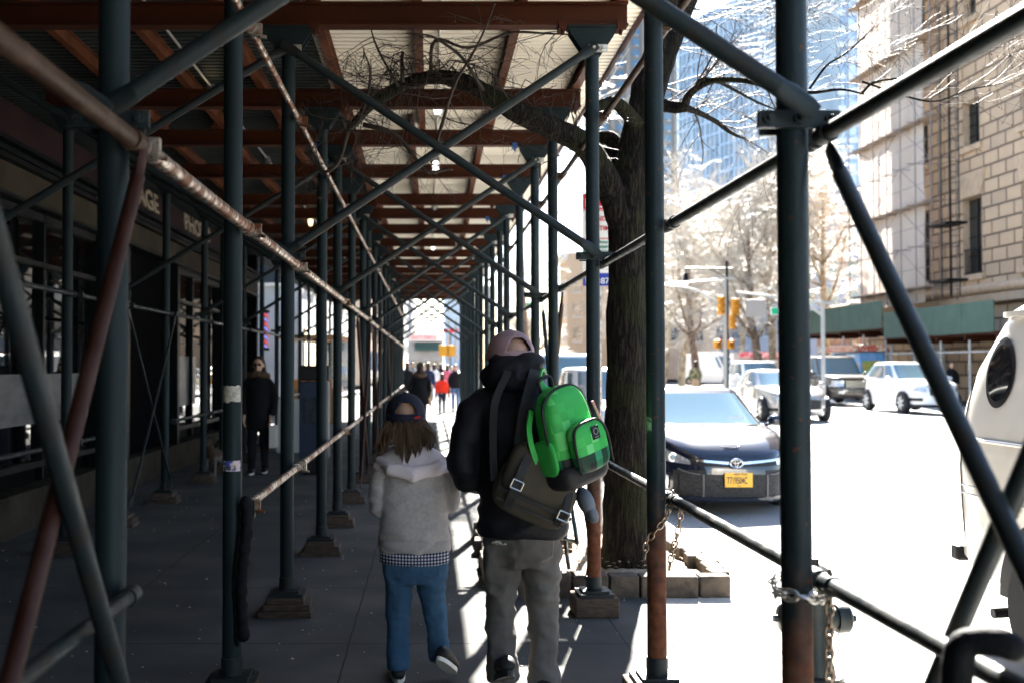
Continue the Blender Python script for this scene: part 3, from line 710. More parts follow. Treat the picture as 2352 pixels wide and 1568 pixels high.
# tree pit edged with stone blocks
m_block = pm('granite_block', (.1, .08, .062), .85, col2=(.05, .042, .035), ns=9, bump=.9, bs=35)
pit = thing('tree_pit', 'soil tree pit edged with rough granite blocks around the big trunk', 'planter', (1.53, 8.35, 0))
bb = MB(); rgb = random.Random(5)
x = -1.0
while x < .42:
    wd = rgb.uniform(.17, .26); bb.box((x + wd / 2, -1.02, .07 + rgb.uniform(-.01, .01)), (wd - .012, .15 + rgb.uniform(-.02, .02), .17), Matrix.Rotation(rgb.uniform(-.04, .04), 3, 'Z')); x += wd
y = -.9
while y < 1.5:
    wd = rgb.uniform(.17, .24); bb.box((.56 + rgb.uniform(-.03, .03), y + wd / 2, .06), (.13, wd - .012, .16), Matrix.Rotation(rgb.uniform(-.06, .06), 3, 'Z'))
    bb.box((-1.05 + rgb.uniform(-.03, .03), y + wd / 2, .05), (.12, wd - .012, .15), Matrix.Rotation(rgb.uniform(-.06, .06), 3, 'Z')); y += wd
bb.build('stone_edging', m_block, pit, 0, bevel=.012)
sv = MB(); n = 26; gr = [[(-1 + 1.5 * i / n, -.95 + 2.4 * j / n, .05 + .05 * noise.noise(Vector((i * .4, j * .4, 0))) + .015 * rgb.random()) for i in range(n + 1)] for j in range(n + 1)]
sv.loft(gr, False, False)
m_soil = pm('dry_soil', (.2, .16, .12), .95, col2=(.34, .29, .22), ns=30, bump=.8, bs=60)
sv.build('soil', m_soil, pit, 0)
lv = MB()
for k in range(260):
    px_, py_ = rgb.uniform(-.98, .46), rgb.uniform(-.92, 1.4); a_ = rgb.uniform(0, 6.3); s_ = rgb.uniform(.01, .028)
    zz = .1 + rgb.uniform(0, .02); c_, d_ = math.cos(a_) * s_, math.sin(a_) * s_
    lv.quad((px_ - c_, py_ - d_, zz), (px_ + d_ * .5, py_ - c_ * .5, zz + .004), (px_ + c_, py_ + d_, zz + rgb.uniform(0, .012)), (px_ - d_ * .5, py_ + c_ * .5, zz + .004))
q = lv.build('leaf_litter', pm('dead_leaf', (.3, .2, .1), .8, col2=(.5, .42, .3), ns=9), pit, 0); q['kind'] = 'stuff'

# ================================================================ hydrant
m_hyd = pm('black_hydrant_paint', (.012, .018, .017), .38, col2=(.025, .03, .027), ns=8, bump=.15)
m_hcap = pm('silver_hydrant_paint', (.42, .42, .4), .4, .4, col2=(.28, .27, .25), ns=10)
hy = thing('fire_hydrant', 'black fire hydrant standing behind the tall right-hand post', 'hydrant', (1.98, 5.4, 0))
MB().lathe([(.17, 0), (.17, .03), (.12, .035), (.115, .08), (.105, .1), (.105, .5), (.125, .51), (.125, .54), (.1, .545)], n=24).build('barrel', m_hyd, hy)
MB().lathe([(.128, .545), (.13, .56), (.122, .6), (.1, .645), (.06, .675), (.03, .685), (.03, .72), (0, .722)], n=24).build('bonnet', m_hyd, hy); hy.scale = (.84, .84, .85); hy.rotation_euler = (0, 0, R(180))
for s in (-1, 1):
    o = MB().lathe([(.065, .08), (.065, .13), (.085, .132), (.088, .15), (.085, .2), (.07, .215), (.03, .22), (.022, .222), (.022, .25), (0, .25)], (0, 0, .36), (s, 0, 0), 20); o.build('side_nozzle', m_hyd, hy)
    c = MB(); z = .3
    while z > .08: c.torus((s * .17 + rgb.uniform(-.004, .004), -.05, z), (1, 0, 0) if int(z * 100) % 2 else (0, 1, 0), .009, .0028, 10, 5, X=(0, 0, 1), sx=1.4); z -= .02
    c.build('cap_chain', m_steel, hy)
MB().lathe([(.08, .08), (.08, .13), (.1, .132), (.1, .19), (.03, .2), (.022, .23), (0, .23)], (0, 0, .3), (0, -1, 0), 20).build('pumper_nozzle', m_hyd, hy)
struct(MB().box((1.82, 4.75, .004), (.26, .3, .006)).build('gutter_cover', pm('cast_iron', (.12, .12, .12), .6, col2=(.5, .5, .48), ns=28, thr=(.5, .53), detail=1), smooth=0))

# ================================================================ chains and straps on the rails
m_chain = pm('tarnished_chain', (.36, .29, .22), .38, .85, col2=(.2, .13, .08), ns=30)
def chain(name, label, pts, pitch=.034, r=.0038, R_=.0125, mat=None, group=None):
    m = MB(); P, _ = wavy(pts, 8, 0, [1] * len(pts)); L = [0]
    for i in range(1, len(P)): L.append(L[-1] + (P[i] - P[i - 1]).length)
    s = 0; k = 0
    while s < L[-1]:
        i = max(1, int(np.searchsorted(L, s))); 
        if i >= len(P): break
        t = (s - L[i - 1]) / max(1e-6, L[i] - L[i - 1]); c = P[i - 1].lerp(P[i], t); d = (P[i] - P[i - 1]).normalized()
        X, Y_ = frame_for(d); ax = X if k % 2 else Y_
        m.torus(c, ax, R_, r, 14, 6, sx=1.75, X=d); s += pitch; k += 1
    o = m.build(name, mat or m_chain, None, 180); return tag(o, label, 'chain', group)
pb, pa = Vector((XR, YS[9], 0)), Vector((XR, YS[8], 0))
def ring(c, z0, z1, r, a0=0, a1=360, n=10): return [(c.x + r * math.cos(R(a0 + (a1 - a0) * k / n)), c.y + r * math.sin(R(a0 + (a1 - a0) * k / n)), z0 + (z1 - z0) * k / n) for k in range(n + 1)]
chain('chain', 'rusty chain slung round the second right-hand post at rail height', ring(pb, .99, .78, .06, 20, -150, 8) + [(pb.x - .07, pb.y - .06, .7)])
chain('chain', 'short loose chain end hanging beside the second right-hand post', [(pb.x + .075, pb.y - .04, 1.0), (pb.x + .1, pb.y - .05, .93), (pb.x + .09, pb.y - .05, .84), (pb.x + .06, pb.y - .045, .72), (pb.x + .05, pb.y - .04, .66)])
chain('chain', 'bright chain wrapped round the nearest right-hand post below the rail', ring(pa, .955, .925, .062, 30, -330, 14) + ring(pa, .92, .99, .068, 20, -300, 12), mat=pm('bright_chain', (.5, .48, .44), .3, .9))
chain('chain', 'chain hanging straight down beside the nearest right-hand post', [(pa.x + .075, pa.y - .05, 1.0), (pa.x + .07, pa.y - .06, .9), (pa.x + .068, pa.y - .06, .74), (pa.x + .066, pa.y - .06, .62)], r=.004, R_=.0115, pitch=.031)
m_blackfab = pm('black_chain_sleeve', (.003, .0035, .005), .7, spec=.12, col2=(.006, .007, .009), ns=20, bump=.6, bs=40)
m = MB(); P, rr = wavy([pt(2192, 1620, 2.14), pt(2196, 1530, 2.14), pt(2208, 1484, 2.13), pt(2240, 1472, 2.12), pt(2290, 1474, 2.11), pt(2325, 1488, 2.1)], 6, .006, [.03, .031, .03, .028, .03, .028]); m.path(P, rr, 16, round_=True)
tag(m.build('bike_lock', m_blackfab, None, 180), 'thick black fabric-covered bike chain looped over the low rail', 'bike lock')
pl = posts[(1, 9)].location
for dx, za, zb, lab in ((.062, .97, .34, 'wider black covered chain hanging from the end of the left low rail'), (.032, .95, .29, 'thin black chain hanging close against the left post')):
    m = MB(); pts_ = []; rr = []; z = za; k = 0
    while z > zb: pts_.append((pl.x + dx + .012 * math.sin(z * 9), pl.y - .05 + .01 * math.cos(z * 14), z)); rr.append((.028 if dx > .05 else .01) * (1 + .14 * math.sin(k * 1.9))); z -= .02; k += 1
    m.path(pts_, rr, 12, round_=True); tag(m.build('bike_chain', m_blackfab, None, 180), lab, 'chain')

# ================================================================ parking signs
m_sw = pm('sign_white', (.6, .6, .57), .45); m_sr = pm('sign_red', (.5, .01, .02), .45); m_sg = pm('sign_green', (.01, .16, .1), .45); m_sb = pm('sign_blue', (.012, .035, .3), .45)
ps = thing('parking_sign', 'parking sign pole with red, white, green and blue plates behind the third right-hand post', 'street sign', (0, 0, 0))
SY = 9.7; ks = F / SY
def plate(u0, u1, v0, v1, mat, par, dy=0, nm='plate'):
    a, b = pt(u0, v1, SY), pt(u1, v0, SY); return MB().box(((a.x + b.x) / 2, SY + dy, (a.z + b.z) / 2), (b.x - a.x, .004, b.z - a.z)).build(nm, mat, par, 0)
MB().tube((pt(1376, 500, SY).x, SY + .04, 0), (pt(1376, 500, SY).x, SY + .04, 3.2), .03).build('pole', m_steel, ps)
p1 = plate(1338, 1414, 445, 549, m_sw, ps); plate(1340, 1412, 446, 481, m_sr, p1, -.004, 'red_field')
for v in (483, 547): plate(1340, 1412, v, v + 1.6, m_sr, p1, -.004, 'red_border')
def st(s, u, v, h, mat, par):
    a = pt(u, v, SY); return text(s, h / ks * 1.38, (a.x, SY - .009, a.z), (R(90), 0, 0), mat, par, 'lettering', .001)
st('NO', 1342, 477, 22, m_sw, p1); st('STANDING', 1344, 508, 11, m_sr, p1); st('ANYTIME', 1345, 530, 11, m_sr, p1)
p2 = plate(1338, 1414, 551, 618, m_sw, ps); plate(1340, 1362, 553, 584, m_sg, p2, -.004, 'green_field')
st('1', 1346, 580, 22, m_sw, p2)
for s, v in (('Hour', 560), ('metered', 571), ('parking', 582), ('from', 606)): st(s, {'from': 1378}.get(s, 1371 if s == 'Hour' else 1366), v, 9, m_sg, p2)
p3 = plate(1339, 1414, 628, 657, m_sb, ps); st('106387', 1341, 652, 14, m_sw, p3); plate(1339, 1414, 619, 627, m_sw, ps)

# ================================================================ bicycle locked behind the rail
m_rub = pm('black_rubber', (.015, .015, .015), .7); m_bk = pm('bicycle_frame_paint', (.03, .05, .06), .35)
bk = thing('bicycle', 'bicycle leaning by the tree pit, glimpsed behind the man', 'bicycle', (1.0, 8.0, 0), R(97))
for x in (-.5, .52):
    wv = MB().torus((x, 0, .34), (0, 1, 0), .325, .016, 32, 8).build('wheel', m_rub, bk)
    s_ = MB().torus((x, 0, .34), (0, 1, 0), .305, .008, 32, 6)
    for k in range(18): a_ = k * math.pi / 9; s_.tube((x, 0, .34), (x + .3 * math.cos(a_), 0, .34 + .3 * math.sin(a_)), .0012, 4)
    s_.build('spokes', m_steel, wv)
f_ = MB(); A_, B_, C_, D_, E_ = (-.5, 0, .34), (-.05, 0, .3), (-.2, 0, .8), (.36, 0, .82), (.52, 0, .34)
for a_, b_ in ((A_, B_), (A_, C_), (B_, C_), (B_, D_), (C_, D_), (D_, E_), (D_, (.33, 0, .95)), (C_, (-.23, 0, .92))): f_.tube(a_, b_, .015, 10)
f_.build('frame', m_bk, bk); MB().tube((.3, -.28, .98), (.3, .28, .98), .012).build('handlebar', m_steel, bk)
MB().ell((-.24, 0, .95), (.13, .07, .035)).build('saddle', m_rub, bk)
# ================================================================ people
m_skin = pm('skin', (.46, .27, .19), .55, spec=.4); m_black = pm('black_jacket_cloth', (.009, .009, .013), .75, col2=(.013, .013, .018), ns=5, bump=.3, bs=25)
def cloth(name, col, col2, ns=30, rough=.9, bs=9., bump=1.4, sc3=(1, 1, 1), weave=0):
    def ex(t, p, v):
        a = noisen(t, v, bs, 3); b_ = noisen(t, v, 350, 2); h = mathn(t, 'ADD', a, mathn(t, 'MULTIPLY', b_, .06 if not weave else weave))
        b = t.nodes.new('ShaderNodeBump'); b.inputs['Strength'].default_value = .55; b.inputs['Distance'].default_value = .02 * bump; t.links.new(h, b.inputs['Height']); t.links.new(b.outputs[0], p.inputs['Normal'])
    return pm(name, col, rough, col2=col2, ns=ns, thr=(.35, .65), sc3=sc3, extra=ex, spec=.25)
m_jean_b = cloth('blue_denim', (.026, .068, .128), (.042, .1, .175), 5, sc3=(1, 1, .6))
m_jean_g = cloth('faded_grey_denim', (.075, .067, .06), (.14, .13, .122), 4, sc3=(1, 1, .5))
m_sweat = cloth('grey_marl_sweatshirt', (.34, .315, .31), (.4, .375, .37), 60, bump=.9)
m_hood = cloth('pale_lilac_hood_lining', (.6, .52, .535), (.66, .59, .6), 10)
m_jacket = cloth('black_shell_fabric', (.0035, .0035, .006), (.006, .006, .01), 6, .62, bump=1.2)
def gingham(t, p, v):
    x, y, z = sep(t, v); 
    def st_(c): return mathn(t, 'GREATER_THAN', mathn(t, 'FRACT', mathn(t, 'MULTIPLY', c, 62.)), .5)
    s = mathn(t, 'MULTIPLY', mathn(t, 'ADD', st_(x), st_(z)), .5)
    t.links.new(ramp(t, s, [(.2, (.55, .55, .6)), (.5, (.09, .1, .16)), (.8, (.008, .01, .025))]).outputs[0], p.inputs['Base Color'])
m_ging = pm('navy_gingham', (.1, .1, .15), .85, extra=gingham)
m_navycap = pm('navy_cap_cloth', (.008, .01, .024), .8, bump=.2, bs=200); m_pinkcap = pm('faded_mauve_cap', (.34, .22, .235), .85, col2=(.25, .16, .175), ns=9, bump=.2, bs=150)
m_hair_b = pm('light_brown_hair', (.06, .032, .017), .5, col2=(.13, .075, .04), ns=40, sc3=(1, 1, .1)); m_hair_d = pm('dark_brown_hair', (.02, .012, .008), .5)
m_hair_g = pm('grey_hair', (.12, .1, .085), .6)
m_shoe = pm('black_shoe', (.012, .012, .012), .5); m_sole = pm('white_rubber_sole', (.65, .64, .6), .5); m_eye = pm('eye_white', (.7, .7, .7), .3)
def finger_paths(mb, wr, d, up, side, s, curl=.9):
    """palm + 4 fingers + thumb. wr wrist, d forearm direction, up = back of the hand, side = towards the thumb"""
    d, up, side = Vector(d).normalized(), Vector(up).normalized(), Vector(side).normalized(); wr = Vector(wr)
    mb.path([wr - d * .03 * s, wr, wr + d * .03 * s], [.026 * s, .025 * s, .027 * s], 10, round_=True)
    rot = Matrix((side, up, d)).transposed(); mb.ell(wr + d * .055 * s, (.042 * s, .017 * s, .052 * s), 12, 8, rot)
    for k, (o, L) in enumerate(((.03, .072), (.01, .08), (-.011, .074), (-.031, .058))):
        p = wr + d * .085 * s + side * o * s; pts = [p]; a = .15
        for q in (.45, .32, .25): a += curl * .55; p = p + (d * math.cos(a) - up * math.sin(a)) * L * q * s; pts.append(p)
        mb.path([wr + d * .06 * s + side * o * s] + pts, [.0095 * s, .0095 * s, .009 * s, .0082 * s, .0072 * s], 8, round_=True)
    t = wr + d * .03 * s + side * .034 * s
    mb.path([t - side * .012, t + (side * .7 + d) * .022 * s, t + (side * .55 + d * 1.1) * .045 * s - up * .012 * s, t + (side * .3 + d * 1.1) * .065 * s - up * .024 * s], [.012 * s, .0115 * s, .0105 * s, .009 * s], 8, round_=True)
def head(mb, c, s, yaw=0., tilt=0., fy=1):
    """head looking towards +y * fy, turned by yaw"""
    M = Matrix.Rotation(yaw, 3, 'Z') @ Matrix.Rotation(tilt, 3, 'X'); c = Vector(c)
    def q(x, y, z): return c + M @ Vector((x * s, y * s * fy, z * s))
    mb.ell(q(0, -.008, .03), (.078 * s, .095 * s, .09 * s), 18, 12, M); mb.ell(q(0, .025, -.035), (.06 * s, .065 * s, .075 * s), 14, 9, M)
    mb.ell(q(0, .07, -.085), (.025 * s, .022 * s, .02 * s), 8, 6, M)
    mb.path([q(0, .085, .02), q(0, .108, -.022), q(0, .1, -.035)], [.008 * s, .014 * s, .013 * s], 8, round_=True)
    mb.path([q(-.024, .086, -.058), q(0, .096, -.056), q(.024, .086, -.058)], [.005 * s, .008 * s, .005 * s], 8, round_=True)
    for e in (-1, 1): mb.ell(q(e * .08, -.005, -.01), (.012 * s, .022 * s, .034 * s), 8, 7, M)
    return q
def shoe(parent, c, yaw, s, lift=0., toe=0., mat=None, sole=None, nm='shoe'):
    """shoe with toe pointing local +y; lift raises the heel"""
    o = MB(); P_ = [(-.13, .035, .03), (-.1, .06, .042), (-.03, .062, .046), (.04, .05, .05), (.1, .035, .048), (.14, .02, .035)]
    for a_, b_ in ((1, 0),):
        rings = []
        for y, h, wd in P_:
            rings.append([(wd * math.cos(2 * math.pi * k / 14) * s, y * s, (.022 + max(0, h * (1 + math.sin(2 * math.pi * k / 14)) * .62)) * s) for k in range(14)])
        o.loft(rings)
    sl_ = MB(); rings = []
    n = 22
    for z in (0, .024): rings.append([((.05 if math.sin(2 * math.pi * k / n) > 0 else .043) * math.cos(2 * math.pi * k / n) * s, (.005 + .145 * math.sin(2 * math.pi * k / n)) * s, z * s) for k in range(n)])
    sl_.loft(rings)
    M = Matrix.Translation(c) @ Matrix.Rotation(yaw, 4, 'Z') @ Matrix.Translation((0, .13 * s, 0)) @ Matrix.Rotation(-lift, 4, 'X') @ Matrix.Translation((0, -.13 * s, 0))
    for mm in (o, sl_): mm.v = [tuple(M @ Vector(p)) for p in mm.v]
    up_ = o.build(nm, mat or m_shoe, parent, 180); sl_.build('sole', sole or m_sole, up_, 40); return up_

# ---- man with cap
mx, my = (1192 - CX) / 470, 5.1
man = organic('person', (lambda b: (head(b, (-.035, .03, 1.62), 1.08, R(22), R(4)),
    b.path([(0, 0, 1.4), (-.01, .0, 1.5), (-.03, .02, 1.58)], [.06, .058, .055], 12),
    b.hrings([(0, 0, .86, .15, .1), (0, 0, 1.1, .15, .1), (0, 0, 1.3, .17, .11), (0, 0, 1.43, .15, .09), (0, 0, 1.48, .06, .06)], 18),
    b.path([(-.17, 0, 1.4), (-.25, .02, 1.12), (-.12, .3, 1.08)], [.05, .042, .03], 10, round_=True), b.path([(.17, 0, 1.4), (.27, .02, 1.12), (.12, .28, 1.02)], [.05, .042, .03], 10, round_=True),
    finger_paths(b, (-.10, .33, 1.08), (.6, .8, 0), (-.7, .6, .3), (0, 0, 1), 1.0), finger_paths(b, (.10, .31, 1.02), (-.6, .8, 0), (.7, .6, .3), (0, 0, 1), 1.0),
    b.path([(-.09, 0, .88), (-.09, 0, .5), (-.08, -.03, .12)], [.075, .055, .04], 10, round_=True), b.path([(.1, 0, .88), (.11, .01, .5), (.115, -.02, .1)], [.075, .055, .04], 10, round_=True)) and b)(MB()), m_skin, None, .008, 4)
man.location = (mx, my, 0); tag(man, 'man in mauve cap, black jacket and faded grey jeans walking away', 'person')
b = MB()                      # jacket
b.hrings([(.02, .0, .775, .215, .15), (.015, 0, .83, .222, .158), (.01, 0, .95, .2, .15), (0, 0, 1.1, .195, .145), (0, .0, 1.25, .21, .15), (0, .0, 1.38, .215, .14), (0, 0, 1.45, .19, .12), (-.01, 0, 1.5, .12, .09), (-.02, .0, 1.54, .07, .06)], 28)
b.path([(-.15, 0, 1.42), (-.215, .0, 1.38), (-.255, .0, 1.25), (-.272, .01, 1.13), (-.255, .03, 1.045), (-.19, .14, 1.03), (-.12, .27, 1.06)], [.075, .078, .078, .075, .068, .06, .05], 16, round_=True)
b.path([(.15, 0, 1.42), (.205, .0, 1.385), (.245, .0, 1.25), (.27, .02, 1.13), (.26, .04, 1.04), (.2, .14, 1.02), (.12, .26, 1.02)], [.075, .078, .076, .07, .064, .058, .05], 16, round_=True)
jk = organic('jacket', b, m_jacket, man, .011, 9, [(.008, 5, 5, 9, 1), (-.012, 5, 6, 11, 4)])
b = MB()                      # hood bunched on the shoulders
b.torus((-.03, .0, 1.545), (.0, -.1, 1), .105, .055, 28, 12, sx=1.05); b.ell((-.03, -.075, 1.575), (.125, .07, .085), 18, 10); b.ell((.02, -.08, 1.61), (.1, .06, .055), 14, 8, Matrix.Rotation(R(-14), 3, 'Y'))
b.ell((-.03, -.05, 1.52), (.12, .085, .06), 18, 10); b.ell((-.1, -.04, 1.585), (.05, .06, .09), 12, 8)
organic('hood', b, m_jacket, jk, .009, 5, [(.008, 8, 8, 12, 3), (-.006, 14, 10, 20, 6)])
b = MB()                      # jeans
b.hrings([(.01, 0, .9, .16, .12), (.01, 0, .8, .178, .128), (.01, -.0, .7, .186, .125), (.01, 0, .64, .18, .11)], 26)
b.path([(-.085, 0, .74), (-.088, 0, .62), (-.09, .005, .5), (-.096, .01, .38), (-.09, -.04, .2), (-.086, -.065, .1)], [.098, .087, .07, .062, .062, .07], 18, round_=False)
b.path([(.105, 0, .74), (.108, 0, .62), (.112, .01, .5), (.118, .012, .36), (.116, .0, .2), (.116, -.01, .03)], [.098, .087, .074, .066, .065, .072], 18, round_=False)
jn = organic('jeans', b, m_jean_g, man, .01, 5, [(-.006, 14, 9, 17, 2), (-.013, 9, 6, 9, 8), (.004, 22, 18, 34, 5)])
m_stitch = pm('pale_stitching', (.3, .27, .22), .8)
s_ = MB()
for pl_ in ([(.055, -.108, .765), (.06, -.114, .705), (.105, -.112, .675), (.15, -.096, .70), (.155, -.086, .77)],): 
    for dz in (0, -.006): s_.path([(x, y - .004, z + dz) for x, y, z in pl_], .0018, 4)
s_.build('pocket_seam', m_stitch, jn)
t_ = MB(); t_.ell((-.115, -.112, .762), (.03, .006, .009), 12, 5).ell((-.085, -.116, .757), (.02, .006, .006), 10, 5); t_.build('torn_patch', pm('frayed_threads', (.5, .48, .42), .9, col2=(.02, .02, .02), ns=60), jn)
shoe(man, (-.085, -.12, .055), R(8), 1.05, .42, mat=m_shoe, sole=pm('dark_sole', (.03, .03, .03), .6)); shoe(man, (.12, .02, 0), R(-5), 1.08)
def cap(parent, c, s, mat, yaw, tilt, opening=True, fy=1, nm='cap', hairmat=None):
    M = Matrix.Translation(c) @ Matrix.Rotation(yaw, 4, 'Z') @ Matrix.Rotation(tilt, 4, 'X')
    m = MB(); rings = []; N_ = 84
    for i in range(25):
        th = i / 24 * math.pi / 2
        rings.append([(math.cos(th) * .099 * s * math.cos(2 * math.pi * k / N_), math.cos(th) * .113 * s * math.sin(2 * math.pi * k / N_), (math.sin(th) ** .9) * .108 * s) for k in range(N_)])
    # open back arch: leave faces out around -y at the lower rows
    vs = [p for r_0 in rings for p in r_0]; fs = []
    for i in range(24):
        for k in range(N_):
            ang = (k + .5) / N_ * 360; d = abs(((ang - 270 + 180) % 360) - 180)
            if opening and i >= 3 and i <= 11 and d < 33 * math.sqrt(max(0, 1 - ((i - 3) / 9) ** 2)): continue
            fs.append((i * N_ + k, i * N_ + (k + 1) % N_, (i + 1) * N_ + (k + 1) % N_, (i + 1) * N_ + k))
    m.add(vs, fs); m.torus((0, 0, .108 * s), (0, 0, 1), .004 * s, .005 * s, 8, 6)
    # lower band
    m.lathe([(1, 0)], n=3) if False else None
    band = [[(.1 * s * math.cos(2 * math.pi * k / N_), .114 * s * math.sin(2 * math.pi * k / N_), z * s) for k in range(N_)] for z in (-.022, .012)]; m.loft(band, False)
    br = []
    for z in (0, .004): br.append([( .074 * s * math.cos(a_), .1 * s + .075 * s * math.sin(a_), (-.012 + z - .02 * math.sin(a_)) * s) for a_ in [math.pi * q / 12 for q in range(13)]])
    m.loft(br, True, True)
    m.v = [tuple(M @ Vector(p)) for p in m.v]; o = m.build(nm, mat, parent, 60); so_ = o.modifiers.new('s', 'SOLIDIFY'); so_.thickness = .003; return o
cap(man, (-.04, .018, 1.65), 1.16, m_pinkcap, R(18), R(3))
b = MB(); b.hrings([(-.04, .0, 1.56, .08, .09), (-.04, 0, 1.6, .088, .103), (-.04, .005, 1.635, .088, .1)], 20); organic('hair', b, m_hair_g, man, .008, 2)
gl = MB(); gl.path([(-.125, .0, 1.64), (-.13, .07, 1.642), (-.12, .12, 1.64)], .0022, 5); gl.build('spectacles', m_steel, man)

# ---- green backpack slung from the right shoulder
def checks(t, p, v):
    s = t.nodes.new('ShaderNodeVectorMath'); s.operation = 'SCALE'; t.links.new(v, s.inputs[0]); s.inputs['Scale'].default_value = 24.
    f = t.nodes.new('ShaderNodeVectorMath'); f.operation = 'FLOOR'; t.links.new(s.outputs[0], f.inputs[0])
    wn = t.nodes.new('ShaderNodeTexWhiteNoise'); wn.noise_dimensions = '3D'; t.links.new(f.outputs[0], wn.inputs['Vector'])
    c1 = ramp(t, wn.outputs['Value'], [(0, (.03, .33, .055)), (.55, (.03, .33, .055)), (.56, (.038, .37, .065)), (.78, (.05, .41, .08)), (.8, (.09, .46, .11)), (.95, (.13, .5, .15))])
    c1.color_ramp.interpolation = 'CONSTANT'
    c2 = ramp(t, wn.outputs['Value'], [(0, (.004, .03, .014)), (.4, (.01, .12, .05)), (.65, (.02, .2, .09)), (.85, (.003, .008, .006))]); c2.color_ramp.interpolation = 'CONSTANT'
    x, y, z = sep(t, f.outputs[0]); t.links.new(mixc(t, mathn(t, 'LESS_THAN', z, -2.5), c1.outputs[0], c2.outputs[0]), p.inputs['Base Color'])
m_check = pm('green_square_check', (.05, .4, .08), .55, extra=checks, bump=.0)
m_green = cloth('plain_green_nylon', (.028, .3, .048), (.035, .34, .058), 6, .55, bump=.5)
m_bpblk = pm('black_nylon', (.008, .008, .009), .6, col2=(.014, .014, .016), ns=10, bump=.3, bs=40)
bpk = thing('backpack', 'bright green square-checked backpack with black base slung on the man', 'backpack', (mx + .195, my - .285, 1.285))
bpk.rotation_euler = (R(-4), R(-15), R(38))
def soft_box(m, c, d, e=3.2, n=28, taper=None, lev=12):
    rs = []
    for i in range(lev + 1):
        t = i / lev; zz = math.cos(math.pi * (1 - t)); q = (1 - abs(zz) ** 4.5) ** (1 / 3.2) if abs(zz) < 1 else 0
        q = max(q, .12); tp = taper(t) if taper else 1
        rs.append((c[0], c[1], c[2] + zz * d[2] / 2, d[0] / 2 * q * tp, d[1] / 2 * q * tp))
    return m.hrings(rs, n, e)
body = soft_box(MB(), (0, 0, 0), (.275, .17, .46), 3.2, 40, lambda t: 1.04 - .2 * t * t, 26)
ob = body.build('main_bag', m_check, bpk, 180)
base = MB(); base.hrings([(0, -.004, -.235, .09, .055), (0, -.004, -.226, .135, .085), (0, -.004, -.2, .152, .1), (0, -.004, -.165, .155, .102), (0, -.004, -.125, .154, .101)], 40, 3.4); base.build('base', m_bpblk, bpk, 180)
pk = soft_box(MB(), (.01, -.112, -.055), (.215, .075, .23), 3.2, 32, None, 18).build('front_pocket', m_check, bpk, 180)
def hoopz(pts, r=.0055, n=6): m = MB(); P, rr = wavy(pts, 8, 0, [r] * len(pts)); m.path(P, rr, n); return m
hoopz([(-.152, -.03, -.12), (-.152, -.03, .05), (-.13, -.03, .17), (-.05, -.035, .222), (.05, -.035, .222), (.12, -.03, .17), (.148, -.03, .05)], .007).build('zip', m_bpblk, ob)
hoopz([(-.098, -.135, -.16), (-.1, -.14, -.03), (-.075, -.142, .045), (0, -.146, .06), (.08, -.142, .045), (.115, -.14, -.03), (.115, -.135, -.16)], .006).build('zip', m_bpblk, pk)
sp = soft_box(MB(), (-.148, .01, -.07), (.03, .13, .17), 2.8, 20, None, 12).build('side_pocket', m_green, bpk, 180)
MB().box((.03, -.153, .0), (.045, .004, .06)).build('badge', m_bpblk, pk); 
lb = MB().torus((.03, -.157, .005), (0, 1, 0), .014, .0012, 14, 5).path([(.018, -.157, -.02), (.042, -.157, -.02)], .0012, 4); lb.build('badge_print', pm('badge_thread', (.4, .42, .4), .7), pk)
m_hot = pm('pink_lining', (.5, .16, .2), .7)
MB().path([(.135, -.075, .12), (.155, -.085, .0), (.16, -.06, -.1)], .006, 6).build('piping', m_hot, bpk)
bpy.context.view_layer.update(); iv = bpk.matrix_world.inverted()
for pl_, wd in (([tuple(iv @ Vector(q)) for q in ((mx + .13, my - .2, 1.44), (mx + .1, my - .17, 1.51), (mx + .1, my - .06, 1.565), (mx + .12, my + .06, 1.53))], .03), ([(-.11, .075, .15), (-.155, .07, .08), (-.175, .06, 0), (-.165, .06, -.08), (-.14, .06, -.15)], .013)):
    P, _ = wavy(pl_, 6, 0, [1] * len(pl_)); vs = []
    for i, p in enumerate(P):
        d = (P[min(i + 1, len(P) - 1)] - P[max(i - 1, 0)]).normalized(); s1 = d.cross(Vector((.35, 1, .4))).normalized(); nn = d.cross(s1)
        vs.append([p + s1 * wd + nn * .005, p - s1 * wd + nn * .005, p - s1 * wd - nn * .005, p + s1 * wd - nn * .005])
    MB().loft(vs).build('shoulder_strap', m_green, bpk, 60)
hoopz([(-.04, .06, .215), (-.045, .05, .27), (.02, .045, .275), (.035, .055, .215)], .009).build('haul_loop', m_bpblk, bpk)
# ---- messenger bag
m_khaki = cloth('olive_khaki_canvas', (.042, .036, .026), (.058, .05, .036), 8, bump=.8)
mbg = thing('messenger_bag', 'olive khaki messenger bag with black straps on the man\'s back', 'bag', (mx + .06, my - .225, 1.03)); mbg.rotation_euler = (R(6), R(24), R(6))
soft_box(MB(), (0, 0, -.03), (.38, .15, .25), 3.4, 36, None, 18).build('main_bag', m_khaki, mbg, 180)
fl_ = soft_box(MB(), (-.012, -.03, .06), (.345, .13, .27), 3.4, 36, None, 18).build('flap', m_khaki, mbg, 180)
def strap(pl_, wd, nrm, mat, nm, th=.003):
    P, _ = wavy(pl_, 6, 0, [1] * len(pl_)); vs = []
    for i, p in enumerate(P):
        d = (P[min(i + 1, len(P) - 1)] - P[max(i - 1, 0)]).normalized(); s1 = d.cross(Vector(nrm)).normalized(); nn = d.cross(s1)
        vs.append([p + s1 * wd + nn * th, p - s1 * wd + nn * th, p - s1 * wd - nn * th, p + s1 * wd - nn * th])
    m = MB(); m.loft(vs); return m.build(nm, mat, mbg if nm != 'shoulder_strap_' else None, 60)
